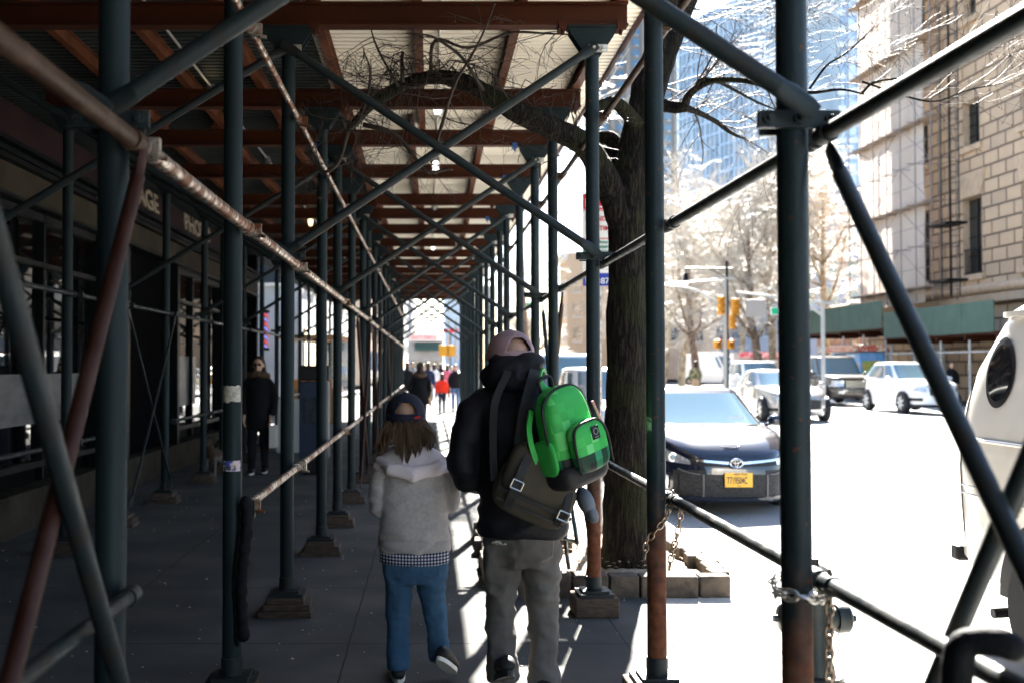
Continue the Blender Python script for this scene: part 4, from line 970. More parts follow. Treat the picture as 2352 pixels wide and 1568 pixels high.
strap([(-.185, -.085, -.055), (-.1, -.105, -.05), (.05, -.108, -.05), (.185, -.088, -.055)], .008, (0, 1, 0), m_bpblk, 'trim'); strap([(-.17, -.08, -.1), (0, -.094, -.098), (.17, -.08, -.1)], .006, (0, 1, 0), m_bpblk, 'trim')
strap([(-.115, -.085, .14), (-.12, -.108, .05), (-.115, -.11, -.05), (-.11, -.09, -.12)], .02, (0, 1, 0), m_bpblk, 'buckle_strap'); strap([(.13, -.08, .06), (.14, -.102, -.03), (.13, -.085, -.11)], .016, (0, 1, 0), m_bpblk, 'buckle_strap')
for x, z in ((-.118, -.005), (.138, -.05)):
    k_ = MB(); w_, h_ = .026, .02
    for a_, b_ in (((-w_, -h_), (w_, -h_)), ((w_, -h_), (w_, h_)), ((w_, h_), (-w_, h_)), ((-w_, h_), (-w_, -h_))): k_.tube((x + a_[0], -.119, z + a_[1]), (x + b_[0], -.119, z + b_[1]), .004, 8)
    k_.build('buckle', pm('nickel_buckle', (.4, .4, .39), .35, .9), mbg)
strap([(-.15, .0, .12), (-.2, .02, .3), (-.22, .06, .45), (-.215, .13, .5)], .024, (.2, 1, 0), m_bpblk, 'shoulder_strap'); strap([(-.19, .03, -.05), (-.26, .07, .1), (-.33, .085, .28), (-.33, .12, .44)], .017, (.2, 1, 0), m_bpblk, 'shoulder_strap')
# grey cap clipped on the bag
gc = tag(MB().ell((0, 0, 0), (.04, .08, .07), 16, 9, Matrix.Rotation(R(-22), 3, 'Y')).ell((.025, -.01, -.055), (.03, .07, .05), 14, 7, Matrix.Rotation(R(-25), 3, 'Y')).build('spare_cap', cloth('slate_cap_cloth', (.1, .115, .14), (.13, .145, .17), 9), None, 180), 'slate grey cap hanging at the right end of the khaki bag', 'cap')
gc.location = pt(1345, 1150, my - .2)

# ---- child
cx_, cy_ = (954 - CX) / 447, 5.37
ch = organic('person', (lambda b: (head(b, (-.045, .03, 1.335), .94, R(0)),
    b.path([(0, 0, 1.08), (-.02, .0, 1.18), (-.045, .02, 1.28)], [.05, .045, .045], 12),
    b.hrings([(0, 0, .68, .12, .085), (0, 0, .85, .115, .08), (0, 0, 1.0, .13, .09), (0, 0, 1.1, .11, .07), (0, 0, 1.14, .05, .05)], 18),
    b.path([(-.13, 0, 1.07), (-.18, .02, .88), (-.03, .16, .92)], [.036, .032, .024], 10, round_=True), b.path([(.12, 0, 1.07), (.165, .02, .88), (.12, .14, .9)], [.036, .032, .024], 10, round_=True),
    finger_paths(b, (-.01, .17, .925), (1, .3, .15), (0, .9, .2), (0, 0, 1), .82), finger_paths(b, (.12, .15, .9), (-1, .3, .2), (0, .9, .2), (0, 0, 1), .82),
    b.path([(-.08, 0, .7), (-.085, 0, .38), (-.09, -.02, .08)], [.055, .04, .03], 10, round_=True), b.path([(.07, 0, .7), (.1, .02, .38), (.13, -.04, .12)], [.055, .04, .03], 10, round_=True)) and b)(MB()), m_skin, None, .008, 4)
ch.location = (cx_, cy_, 0); tag(ch, 'child in navy cap, grey sweatshirt and blue jeans walking away beside the man', 'person')
b = MB()
b.hrings([(-.003, 0, .655, .165, .115), (-.003, 0, .67, .178, .125), (-.003, 0, .74, .176, .128), (-.005, 0, .86, .166, .12), (-.005, 0, 1., .172, .12), (-.005, 0, 1.07, .17, .11), (-.008, 0, 1.12, .13, .085), (-.01, .0, 1.17, .075, .06)], 28)
b.path([(-.11, 0, 1.09), (-.163, .0, 1.05), (-.18, .0, .96), (-.178, .01, .865), (-.14, .1, .865), (-.03, .16, .92)], [.05, .056, .054, .052, .046, .04], 14, round_=True)
b.path([(.1, 0, 1.09), (.155, .0, 1.05), (.178, .0, .96), (.178, .02, .895), (.15, .09, .885), (.05, .17, .91)], [.05, .056, .052, .05, .046, .04], 14, round_=True)
sw = organic('sweatshirt', b, m_sweat, ch, .009, 7, [(.006, 7, 7, 10, 1), (-.01, 6, 6, 15, 9)])
m_rib = cloth('ribbed_hem', (.31, .29, .285), (.36, .34, .335), 60); MB().hrings([(-.003, 0, .662, .168, .122), (-.003, 0, .668, .18, .13), (-.003, 0, .715, .182, .132), (-.003, 0, .722, .176, .126)], 40).build('waistband', m_rib, sw, 180)
hd = MB(); rings = []
for t in range(9):                                  # hood lying on the back, a draped crescent
    f = t / 8; z = 1.19 - .085 * f - .02 * f * f; rx = .085 + .12 * f ** .8; ry = .06 + .085 * f
    rings.append([(-.012 + rx * math.cos(2 * math.pi * k / 36), -.005 + ry * math.sin(2 * math.pi * k / 36) * 1.0, z - (.045 * f * max(0, -math.sin(2 * math.pi * k / 36)))) for k in range(36)])
hd.loft(rings)
hd.path([(-.18, -.02, 1.12), (-.125, -.12, 1.085), (-.01, -.155, 1.06), (.1, -.12, 1.085), (.165, -.02, 1.12)], [.02, .03, .034, .03, .02], 14, round_=True)
organic('hood', hd, m_hood, sw, .008, 5, [(.006, 9, 9, 12, 4), (-.005, 14, 10, 18, 6)])
MB().hrings([(-.003, 0, .598, .172, .118), (-.003, 0, .605, .18, .124), (-.003, 0, .64, .178, .124), (-.003, 0, .68, .172, .12)], 40).build('shirt_tail', m_ging, ch, 180)
b = MB(); b.hrings([(0, 0, .72, .15, .1), (0, 0, .62, .163, .112), (0, 0, .55, .163, .105), (0, 0, .5, .155, .09)], 26)
b.path([(-.083, 0, .58), (-.085, 0, .46), (-.088, .005, .32), (-.086, .0, .18), (-.088, -.02, .06)], [.08, .068, .057, .054, .058], 16)
b.path([(.075, 0, .58), (.085, .0, .46), (.1, .015, .34), (.118, -.01, .2), (.125, -.05, .115)], [.08, .068, .056, .051, .053], 16)
cj = organic('jeans', b, m_jean_b, ch, .009, 4, [(-.005, 15, 9, 19, 2), (-.007, 10, 6, 9, 8), (.0025, 26, 24, 34, 5)])
s_ = MB()
for pl_ in ([(.03, -.112, .585), (.035, -.114, .555), (.075, -.109, .538), (.115, -.094, .555), (.12, -.09, .59)],): s_.path([(x, y - .002, z) for x, y, z in pl_], .0016, 4)
s_.build('pocket_seam', pm('denim_thread', (.02, .05, .1), .8), cj)
shoe(ch, (.148, -.1, .03), R(-22), .86, .55); shoe(ch, (-.09, .05, 0), R(5), .86)
cc = cap(ch, (-.05, .008, 1.352), 1.03, m_navycap, R(2), R(10), True)
MB().torus((-.052 - .02, -.102, 1.41), (0, -1, .45), .009, .0012, 14, 4).build('eyelet_badge', m_steel, cc); MB().box((.012, -.107, 1.342), (.034, .004, .012), Matrix.Rotation(R(-14), 3, 'Y')).build('tag', pm('red_tag', (.4, .02, .02), .6), cc)
hr = MB(); rg = random.Random(4)
b = MB(); b.hrings([(-.045, -.005, 1.2, .07, .065), (-.045, -.0, 1.28, .085, .09), (-.045, .01, 1.34, .088, .1)], 20)
for k in range(58):                                  # uneven locks of hair
    a_ = R(rg.uniform(165, 375)); r0 = .086; root = Vector((-.047 + r0 * math.cos(a_), .0 + .098 * math.sin(a_), 1.318)); sd_ = math.cos(a_)
    L_ = rg.uniform(.075, .175) * (1 if rg.random() < .8 else 1.15); fl = rg.uniform(0, .05) if rg.random() < .35 else rg.uniform(0, .02); cu = rg.uniform(-.012, .018)
    tipc = root + Vector((sd_ * (.012 + fl) + rg.gauss(0, .014), -.01 + rg.gauss(0, .008), -L_))
    for q in range(15):
        o_ = Vector((rg.gauss(0, .009), rg.gauss(0, .006), rg.uniform(-.008, .012))); p = root + o_; e = tipc + o_ * .35 + Vector((0, 0, rg.uniform(-.012, .02)))
        m1 = p.lerp(e, .35) + Vector((sd_ * .014, -.012, 0)); m2 = p.lerp(e, .72) + Vector((sd_ * .012 + cu, -.014, 0)) + o_ * .2
        hr.path([p, m1, m2, e, e + Vector((cu * .8 + sd_ * .004, -.004, -.009))], [.0018, .0021, .0019, .0012, .0004], 3, cap=False)
h0 = organic('hair', b, m_hair_b, ch, .008, 2); h_ = hr.build('hair_lock', m_hair_b, h0, 180); h_['kind'] = 'stuff'

# ---- people farther off
def person(label, u, v_foot, Y, h, coat, pants, hat=None, facing=1, coat_len=.5, hair=m_hair_d, skin=m_skin, walk=.12, bag=None, fur=None, ground=0., yaw=0., glasses=False, group=None, skirtw=1.0):
    X = (u - CX) / (F / Y); s = h / 1.75; z0 = ground
    b = MB(); hc = 1.62 * s; sg = walk
    head(b, (0, .02 * facing, hc), 1.02 * s, 0, 0, facing)
    b.path([(0, 0, 1.38 * s), (0, .01 * facing, 1.52 * s)], [.055 * s, .05 * s], 10)
    b.hrings([(0, 0, .85 * s, .13 * s, .09 * s), (0, 0, 1.1 * s, .12 * s, .09 * s), (0, 0, 1.36 * s, .15 * s, .09 * s), (0, 0, 1.44 * s, .07 * s, .06 * s)], 16)
    for e in (-1, 1):
        b.path([(e * .15 * s, 0, 1.36 * s), (e * .22 * s, 0, 1.1 * s), (e * .2 * s, .1 * s * facing, .86 * s)], [.045 * s, .035 * s, .028 * s], 10, round_=True)
        finger_paths(b, (e * .2 * s, .11 * s * facing, .84 * s), (0, .2 * facing, -1), (e, 0, 0), (0, facing, 0), .95 * s, .5)
        b.path([(e * .08 * s, 0, .9 * s), (e * .085 * s, e * sg * .6, .5 * s), (e * .085 * s, e * sg, .1 * s)], [.06 * s, .045 * s, .035 * s], 10, round_=True)
    p = organic('person', b, skin, None, .011 if Y < 25 else .016, 3); p.location = (X, Y, z0); p.rotation_euler = (0, 0, yaw); tag(p, label, 'person', group)
    b = MB(); zb = (1.42 - coat_len * 1.2) * s if False else (.95 - (coat_len - .5)) * s
    b.hrings([(0, 0, zb, .19 * s * skirtw, .15 * s), (0, 0, zb + .1 * s, .185 * s * skirtw, .145 * s), (0, 0, 1.12 * s, .17 * s, .13 * s), (0, 0, 1.32 * s, .195 * s, .13 * s), (0, 0, 1.42 * s, .15 * s, .1 * s), (0, 0, 1.5 * s, .075 * s, .07 * s)], 20)
    for e in (-1, 1): b.path([(e * .15 * s, 0, 1.38 * s), (e * .21 * s, 0, 1.28 * s), (e * .245 * s, 0, 1.08 * s), (e * .215 * s, .08 * s * facing, .9 * s)], [.06 * s, .066 * s, .06 * s, .05 * s], 12, round_=True)
    ct = organic('coat', b, coat, p, .014, 5, [(.006, 6, 6, 9, 1)])
    b = MB()
    for e in (-1, 1): b.path([(e * .08 * s, 0, .9 * s), (e * .088 * s, 0, .7 * s), (e * .09 * s, e * sg * .5, .46 * s), (e * .09 * s, e * sg, .07 * s)], [.1 * s, .085 * s, .066 * s, .055 * s], 12)
    organic('trousers', b, pants, p, .014, 4, [(-.004, 9, 9, 18, 2)])
    for e in (-1, 1): shoe(p, (e * .09 * s, e * sg + .03 * facing, .01 if e > 0 else .0), 0 if facing > 0 else math.pi, .95 * s, .0)
    if hat is not None: MB().ell((0, .0, hc + .055 * s), (.1 * s, .11 * s, .085 * s), 16, 9).build('hat', hat, p, 180)
    b = MB(); b.ell((0, -.02 * facing, hc + .05 * s), (.098 * s, .112 * s, .098 * s), 16, 10); b.ell((0, -.05 * facing, hc - .1 * s), (.1 * s, .05 * s, .13 * s), 14, 8)
    if glasses: b.ell((-.085, .02, hc - .07), (.03, .05, .14), 10, 8).ell((.085, .02, hc - .07), (.03, .05, .14), 10, 8)
    organic('hair', b, hair, p, .014, 3)
    if fur: 
        m = MB(); m.torus((0, 0, 1.46 * s), (0, .25 * -facing, 1), .13 * s, .05 * s, 24, 10)
        organic('fur_collar', m, fur, ct, .012, 2, [(.02, 40, 40, 40, 2)])
    if glasses:
        m = MB()
        for e in (-1, 1): m.ell((e * .032 * s, (.113 * s) * facing, hc + .012 * s), (.027 * s, .012 * s, .022 * s), 12, 7)
        m.box((0, .12 * facing * s, hc + .016 * s), (.02, .006, .006)); m.build('sunglasses', m_dark, p, 180)
    if bag is not None:
        tag(MB().box((.0, 0, 0), (.1, .26, .32)).path([(0, -.07, .16), (0, -.05, .3), (0, .05, .3), (0, .07, .16)], .006, 5).build('shopping_bag', bag, None, 0, bevel=.01), 'pale bag held by the woman in sunglasses', 'bag').location = (X + .24, Y - .06, .56)
    return p
def cm(n, c, c2=None): return cloth(n, c, c2 or tuple(q * 1.4 for q in c), 6)
m_dkcoat = cm('dark_winter_coat', (.004, .0038, .005)); m_fur = pm('brown_fur', (.12, .07, .04), .9, col2=(.05, .03, .02), ns=60, bump=.8, bs=120)
m_dkpant = cm('black_trousers', (.005, .006, .009)); m_redc = cm('red_coat', (.62, .03, .015)); m_khk = cm('khaki_trousers', (.32, .24, .15)); m_bluej = cm('mid_blue_jeans', (.05, .1, .2)); m_whitec = cm('white_coat', (.6, .6, .62)); m_pinkc = cm('pink_coat', (.5, .1, .15)); m_grey = cm('grey_coat', (.15, .15, .17)); m_navyc = cm('navy_coat', (.015, .02, .05)); m_tanc = cm('tan_coat', (.35, .24, .14))
m_camo = pm('camouflage_cloth', (.3, .24, .15), .9, col2=(.08, .1, .04), ns=9, thr=(.48, .52), detail=2)
person('woman in sunglasses and long black coat walking towards the camera', 594, 1070, 15.6, 1.74, m_dkcoat, m_dkpant, None, -1, .78, m_hair_d, walk=.05, bag=pm('pale_bag', (.5, .48, .46), .6), fur=m_fur, glasses=True)
person('woman in dark fur-hooded coat walking away ahead of the child', 965, 990, 25.5, 1.68, m_dkcoat, m_dkpant, pm('white_hat', (.6, .6, .58), .9), 1, .75, m_hair_d, fur=m_fur, skirtw=1.25)
person('child in bright red coat with red hat walking away in the distance', 1015, 947, 35.5, 1.36, m_redc, m_navyc, m_redc, 1, .55, walk=.1)
person('person in plain black coat at the left edge of the tunnel mouth', 935, 0, 41, 1.75, m_dkcoat, m_dkpant, None, 1, .6)
person('man in navy coat and khaki trousers near the tunnel mouth', 983, 0, 41.5, 1.74, m_navyc, m_khk, pm('straw_hat', (.5, .4, .25), .8), 1, .45)
person('woman in dark coat and blue jeans by the right side of the tunnel mouth', 1046, 0, 37.5, 1.66, m_dkcoat, m_bluej, None, -1, .6)
person('person in white coat farther along the sunny pavement', 997, 0, 50, 1.7, m_whitec, m_bluej, m_pinkc, 1, .55)
person('person in pink coat in the far crowd', 1027, 0, 50, 1.66, m_pinkc, m_dkpant, None, 1, .6)
person('person in grey coat at the left of the far crowd', 948, 0, 55, 1.78, m_grey, m_dkpant, None, -1, .5)
person('person in tan coat in the far crowd', 973, 0, 58, 1.7, m_tanc, m_navyc, None, -1, .6)
person('distant person with dark coat and pink hat', 1012, 0, 60, 1.75, m_dkcoat, m_bluej, m_pinkc, 1, .5)
person('distant person in red coat left of the crossing', 958, 0, 66, 1.72, m_redc, m_dkpant, None, 1, .5, ground=-.2)
person('distant person in blue jacket right of the crowd', 1038, 0, 64, 1.78, cm('blue_jacket', (.05, .12, .35)), m_khk, None, -1, .5, ground=-.2)
person('man in camouflage jacket crossing the road beyond the black car', 1597, 0, 48, 1.78, m_camo, m_khk, None, 1, .5, m_hair_d, ground=.05, bag=None, walk=.15)
person('dark-clothed person standing under the green shed across the road', 2185, 0, 41.5, 1.75, m_dkcoat, m_dkpant, None, -1, .6, ground=.02)
# corgi-like dog on a lead
dog = MB(); dgx = (497 - CX) / (F / 15.6)
dog.ell((0, 0, .3), (.1, .26, .11), 16, 9); dog.path([(0, -.2, .34), (0, -.3, .43), (0, -.34, .48)], [.08, .07, .06], 12, round_=True); dog.ell((0, -.38, .5), (.062, .085, .062), 12, 8); dog.path([(0, -.42, .49), (0, -.5, .475)], [.035, .022], 10, round_=True)
for e in (-1, 1):
    dog.path([(e * .06, -.18, .28), (e * .065, -.19, .14), (e * .065, -.18, .02)], [.045, .028, .022], 8, round_=True); dog.ell((e * .065, -.2, .02), (.025, .035, .018), 8, 5)
    dog.path([(e * .06, .17, .3), (e * .07, .13, .2), (e * .07, .22, .12), (e * .07, .2, .02)], [.06, .04, .024, .02], 8, round_=True); dog.ell((e * .07, .18, .02), (.025, .035, .018), 8, 5)
    dog.path([(e * .035, -.36, .54), (e * .045, -.36, .61)], [.022, .006], 6, round_=True)
dog.path([(0, .25, .34), (0, .33, .42), (0, .32, .5)], [.03, .025, .012], 8, round_=True)
def dogm(t, p, v):
    x, y, z = sep(t, v); c = mixc(t, mathn(t, 'GREATER_THAN', mathn(t, 'ADD', z, mathn(t, 'MULTIPLY', noisen(t, v, 6), .25)), .4), (.12, .1, .085), (.05, .03, .018)); t.links.new(c, p.inputs['Base Color'])
d_ = organic('dog', dog, pm('brown_and_white_fur', (.4, .3, .2), .9, extra=dogm), None, .012, 3); d_.location = (dgx, 15.4, 0); tag(d_, 'small brown and white dog standing beside the woman in sunglasses', 'dog')
tag(MB().path([(dgx, 15.1, .42), (dgx + .25, 15.3, .6), (-2.75, 15.55, .88)], .006, 5).build('dog_lead', m_dark, None, 180), 'dark lead running from the dog to the woman', 'lead')
# ================================================================ vehicles
m_carglass = gm('car_glass', (.085, .145, .18), .03, .6); m_carglass.node_tree.nodes['Principled BSDF'].inputs['Coat Weight'].default_value = 0; m_tyre = pm('tyre', (.02, .02, .02), .8); m_rimw = pm('pale_wheel_cover', (.6, .6, .6), .4); m_rim = pm('alloy_rim', (.5, .5, .5), .35, .85)  # car glass: blue tint carries part of the sky reflection as base colour
m_chrome = pm('chrome', (.75, .75, .75), .12, 1.); m_trimb = pm('black_trim', (.012, .012, .014), .5, spec=.2); m_hl = pm('headlight_lens', (.65, .68, .7), .12, .55, col2=(.35, .37, .4), ns=18, thr=(.45, .55)); m_amber = pm('amber_reflector', (.6, .2, .03), .3)
m_plate = pm('yellow_plate', (.75, .42, .05), .5); m_mesh = pm('grille_mesh', (.012, .012, .013), .4, col2=(.04, .04, .042), ns=90, thr=(.45, .55), detail=1, spec=.12)
def paint(n, c, metal=0., rough=.25, c2=None): return pm(n, c, rough, metal, coat=1., col2=c2 or tuple(q * .92 for q in c), ns=.8, bump=0)
def car(name, label, cat, loc, rz, L, W, H, col, belt, gh, wheels, zb=.2, roofe=3.6, n_e=5, nose=(.10, .0, .12), tail=(.06, 0, .1), rim=m_rim, wr=.34, rails=False, group=None, tumble=.12, dome=.05, side_glass=((.06, .94),), mirrors=True, rear_solid=0.):
    """nose at y=0 pointing to -y. belt: [(y,z)..] shoulder line; gh: dict(fb,ft,rt,rb) greenhouse y positions at belt / roof"""
    t = thing(name, label, cat, loc, rz, group); NS = 88; by = [b[0] for b in belt]; bz = [b[1] for b in belt]
    def fxy(z):                     # nose and tail y at height fraction
        q = min(1, max(0, (z - zb) / (.85 - zb))); return nose[0] * (1 - q) ** 2 + nose[1] + nose[2] * q ** 3, L - (tail[0] * (1 - q) ** 2 + tail[1] + tail[2] * q ** 3)
    def halfw(tt): return W / 2 * (1 - .05 * (1 - tt) ** 2 - .045 * max(0, tt - .55) ** 1 / .45)
    def ringpt(a, tt, off=0., shrink=1., z=None):
        ca, sa = math.cos(a), math.sin(a); c_ = math.copysign(abs(ca) ** (2 / n_e), ca); s_ = math.copysign(abs(sa) ** (2 / n_e), sa)
        yy = L / 2 + s_ * L / 2; zt = float(np.interp(yy, by, bz)); zz = zb + (zt - zb) * tt
        y0_, y1_ = fxy(zz); hw = halfw(tt)
        plan = 1 - .10 * abs((yy - L / 2) / (L / 2)) ** 3
        return Vector((c_ * (hw * plan + off) * shrink, (y0_ + y1_) / 2 + s_ * ((y1_ - y0_) / 2 + off) * shrink, zz if z is None else zz + z))
    m = MB(); T = [0, .04, .15, .3, .45, .6, .75, .88, .96, 1.]
    rings = [[ringpt(2 * math.pi * k / NS, tt, -.03 if tt == 0 else (-.012 if tt in (1.,) else 0)) for k in range(NS)] for tt in T]
    for sh, dz in ((.95, .014), (.85, .03), (.65, .045), (.4, .052), (.12, .055)):
        q_ = [ringpt(2 * math.pi * k / NS, 1., -.02) for k in range(NS)]; rings.append([Vector((p.x * sh, L / 2 + (p.y - L / 2) * sh, float(np.interp(L / 2 + (p.y - L / 2) * sh, by, bz)) + dz)) for p in q_])
    m.loft(rings); bodyo = m.build('body', col, t, 50)
    # greenhouse
    hb = W / 2 * .985
    def ghp(a, tt, off=0.):
        ca, sa = math.cos(a), math.sin(a); c_ = math.copysign(abs(ca) ** (2 / roofe), ca); s_ = math.copysign(abs(sa) ** (2 / roofe), sa)
        ya = gh['fb'] + (gh['ft'] - gh['fb']) * tt ** .9; yb_ = gh['rb'] + (gh['rt'] - gh['rb']) * tt ** 1.1; w_ = hb - tumble * tt - .02
        yc = (ya + yb_) / 2; yy = yc + s_ * ((yb_ - ya) / 2 + off); zbase = float(np.interp(yy, by, bz)) - .03; zt = H - dome
        return Vector((c_ * (w_ + off), yy, zbase + (zt - zbase) * tt))
    m = MB(); rings = [[ghp(2 * math.pi * k / NS, tt) for k in range(NS)] for tt in (0, .25, .5, .75, .92, 1.)]
    top = rings[-1]; cyy = sum(p.y for p in top) / NS
    for sh, dz in ((.96, .3), (.88, .62), (.7, .85), (.4, 1.), (.1, 1.03)): rings.append([Vector((p.x * sh, cyy + (p.y - cyy) * sh, p.z + dome * dz)) for p in top])
    m.loft(rings); m.build('roof', col, bodyo, 60)
    def gpatch(a0, a1, t0, t1, off=.006, nn=18, mt=m_carglass, nm='window'):
        mm = MB(); g = [[ghp(R(a0 + (a1 - a0) * i / nn), t0 + (t1 - t0) * j / 5, off) for i in range(nn + 1)] for j in range(6)]; mm.loft(g, False, False); return mm.build(nm, mt, t, 180)
    gpatch(228, 312, .1, .93, nm='windshield')
    gpatch(48, 132, .15, .9, nm='rear_window')
    for sgn in (0, 1):
        for s0, s1 in side_glass:
            A0, A1 = (-38, 38) if sgn == 0 else (218, 142); q0, q1 = A0 + (A1 - A0) * s0, A0 + (A1 - A0) * s1
            gpatch(q0, q1, .16, .88, nm='side_window')
    # wheels
    for wy in wheels:
        for s in (-1, 1):
            xw = s * (W / 2 - .005)
            ar = MB(); poly = [(math.cos(math.pi * k / 18) * wr * 1.06, math.sin(math.pi * k / 18) * wr * 1.06) for k in range(19)] + [(-wr * 1.06, zb - wr + .02), (wr * 1.06, zb - wr + .02)]
            ar.prism(poly, lambda a, b: (xw * .985 - s * .1, wy + a, wr + b), lambda a, b: (xw * .985 + s * .012, wy + a, wr + b)); ar.build('wheel_arch', m_trimb, t, 30)
            wh = MB().lathe([(wr * .6, -.1), (wr * .93, -.11), (wr, -.08), (wr, .08), (wr * .93, .11), (wr * .66, .105)], (xw - s * .09, wy, wr), (s, 0, 0), 30).build('wheel', m_tyre, t, 40)
            rm = MB().lathe([(wr * .66, .09), (wr * .6, .06), (wr * .2, .07), (.001, .09)], (xw - s * .09, wy, wr), (s, 0, 0), 24)
            for k in range(7): a_ = k * 2 * math.pi / 7; rm.box((xw + s * .012, wy + math.cos(a_) * wr * .36, wr + math.sin(a_) * wr * .36), (.02, wr * .5, wr * .14), Matrix.Rotation(a_, 3, 'X'))
            dk = MB().lathe([(wr * .6, .072), (.001, .074)], (xw - s * .09, wy, wr), (s, 0, 0), 24); dk.build('wheel_well', m_trimb, wh, 0); rm.build('rim', rim, wh, 30)
    # door seams, handles, mirrors
    for s in (-1, 1):
        hwm = halfw(.6)
        for yy in (gh['fb'] + .35, (gh['fb'] + gh['rb']) / 2 + .1, gh['rb'] - .45):
            pts = []
            for q in range(7):
                tt = .1 + .85 * q / 6; aa = math.asin(min(1, max(-1, math.copysign(abs((yy - L / 2) / (L / 2)) ** (n_e / 2), yy - L / 2)))); p = ringpt(aa, tt, .002); pts.append((s * p.x, p.y, p.z))
            MB().path(pts, .005, 4).build('door_seam', m_trimb, bodyo, 0)
        hn = MB()
        for yy in ((gh['fb'] + gh['rb']) / 2 - .12, gh['rb'] - .65):
            if yy > gh['fb'] + .3: hn.box((s * (halfw(.8) + .012), yy, np.interp(yy, by, bz) - .12), (.03, .17, .025))
        hn.build('door_handle', col, bodyo, 0, bevel=.008)
        if mirrors:
            zz = float(np.interp(gh['fb'] + .3, by, bz)) + .07; mr = MB(); mr.ell((s * (W / 2 + .1), gh['fb'] + .42, zz), (.12, .07, .075), 14, 9); mr.path([(s * (W / 2 - .06), gh['fb'] + .42, zz - .07), (s * (W / 2 + .04), gh['fb'] + .42, zz - .04)], .025, 8); mr.build('side_mirror', col, t, 180)
            MB().ell((s * (W / 2 + .1), gh['fb'] + .36, zz), (.1, .02, .06), 12, 7).build('mirror_glass', m_trimb, t, 180) if False else None
        if rails: MB().path([(s * (hb - tumble - .05), gh['ft'] + .2, H - dome + .03), (s * (hb - tumble - .03), gh['ft'] + .4, H + .015), (s * (hb - tumble - .03), gh['rt'] - .5, H + .015), (s * (hb - tumble - .05), gh['rt'] - .2, H - dome + .03)], .018, 8).build('roof_rail', m_chrome, t)
    # surface lookup on the nose: x, z -> point
    def front(x, z, off=.006):
        zt0 = bz[0]; tt = min(1, max(0, (z - zb) / (zt0 - zb))); hw = halfw(tt)
        lo, hi = math.pi * 1.5, math.pi * 2 - .02; xx = abs(x)
        for _ in range(28):
            mid = (lo + hi) / 2; p = ringpt(mid, tt)
            if p.x < xx: lo = mid
            else: hi = mid
        p = ringpt(lo, tt, off); zt = p.z
        # correct t for the local shoulder height
        zl = float(np.interp(p.y, by, bz)); tt = min(1., max(0, (z - zb) / (zl - zb))); p = ringpt(lo, tt, off)
        return Vector((x, p.y - off, z))
    def fstrip(nm, x0, x1, lo, hi, mat, off=.008, nn=24, par=None, th=4):
        mm = MB(); g = []
        for j in range(th + 1): g.append([front(x0 + (x1 - x0) * i / nn, lo(x0 + (x1 - x0) * i / nn) + (hi(x0 + (x1 - x0) * i / nn) - lo(x0 + (x1 - x0) * i / nn)) * j / th, off) for i in range(nn + 1)])
        mm.loft(g, False, False); return mm.build(nm, mat, par or t, 180)
    return t, front, fstrip, bodyo
def C(v): return lambda x: v
def lin(x0, v0, x1, v1): return lambda x: v0 + (v1 - v0) * (min(1, max(0, (abs(x) - x0) / (x1 - x0))))
m_blackpaint = paint('black_car_paint', (.006, .009, .02), .0, .22)
# black sedan parked at the kerb
t, fr, fs, bo = car('sedan', 'parked black sedan with yellow plate and dented hood, facing the camera', 'car', (3.52, 12.0, -.14), R(0), 4.85, 1.82, 1.46, m_blackpaint,
    [(0, .72), (.1, .765), (.35, .85), (.9, .925), (1.3, .965), (2.2, .97), (3.4, 1.0), (4.1, 1.06), (4.6, 1.05), (4.85, .98)], dict(fb=1.22, ft=2.12, rt=3.3, rb=4.2), (.93, 3.72), zb=.17, n_e=4.2, nose=(.05, .0, .16), roofe=5.2, wr=.33, tumble=.2)
fs('grille', -.5, .5, lambda x: .585 + .03 * abs(x), lambda x: .655 + .02 * abs(x), m_trimb, .008)
fs('lower_grille', -.66, .66, lambda x: .235 + .02 * abs(x), lambda x: .545 - .0 * abs(x) - .1 * max(0, abs(x) - .5), m_mesh, .008)
fs('grille_bar', -.52, -.07, lambda x: .612 + .09 * (abs(x) - .07), lambda x: .642 + .075 * (abs(x) - .07), m_chrome, .02); fs('grille_bar', .07, .52, lambda x: .612 + .09 * (abs(x) - .07), lambda x: .642 + .075 * (abs(x) - .07), m_chrome, .02)
fs('bumper_lip', -.78, .78, lambda x: .2 + .03 * abs(x), lambda x: .226 + .03 * abs(x), m_blackpaint, .03)
for s in (-1, 1):
    hl = fs('headlight', s * .5, s * .86, lambda x: .605 + .08 * (abs(x) - .5), lambda x: .655 + .5 * (abs(x) - .5), m_hl, .012)
    c_ = fr(s * .66, .675, .03); MB().lathe([(.052, 0), (.052, .012), (.042, .014), (.001, .006)], c_, (0, -1, 0), 20).build('projector', m_chrome, hl); MB().lathe([(.038, .0), (.03, .014), (.001, .02)], c_ - Vector((0, .004, 0)), (0, -1, 0), 18).build('projector_lens', m_carglass, hl)
    fs('bumper_crease', s * .36, s * .375, C(.24), C(.5), pm('satin_trim', (.12, .12, .12), .4), .02); fs('bumper_crease', s * .62, s * .64, C(.25), C(.5), m_trimb, .02)
    m = MB(); m.path([fr(s * (.40 + .22 * q / 6), .5 + .05 * (q / 6) ** 2, .02) for q in range(7)], .006, 5); m.build('bumper_crease', MATS['satin_trim'], t)
    fs('fog_light', s * .70, s * .80, C(.3), C(.46), m_hl, .015) if s < 0 else None
fs('upper_bumper', -.34, .34, lambda x: .5, lambda x: .56, m_blackpaint, .02)
em = MB(); ec = fr(0, .63, .035); Xa = Vector((1, 0, 0))
em.torus(ec, (0, -1, 0), .05, .0075, 28, 8, sx=1.4, X=Xa); em.torus(ec, (0, -1, 0), .044, .005, 20, 6, sx=.42, X=Xa); em.torus(ec + Vector((0, 0, .022)), (0, -1, 0), .024, .005, 20, 6, sx=1.9, X=Xa)
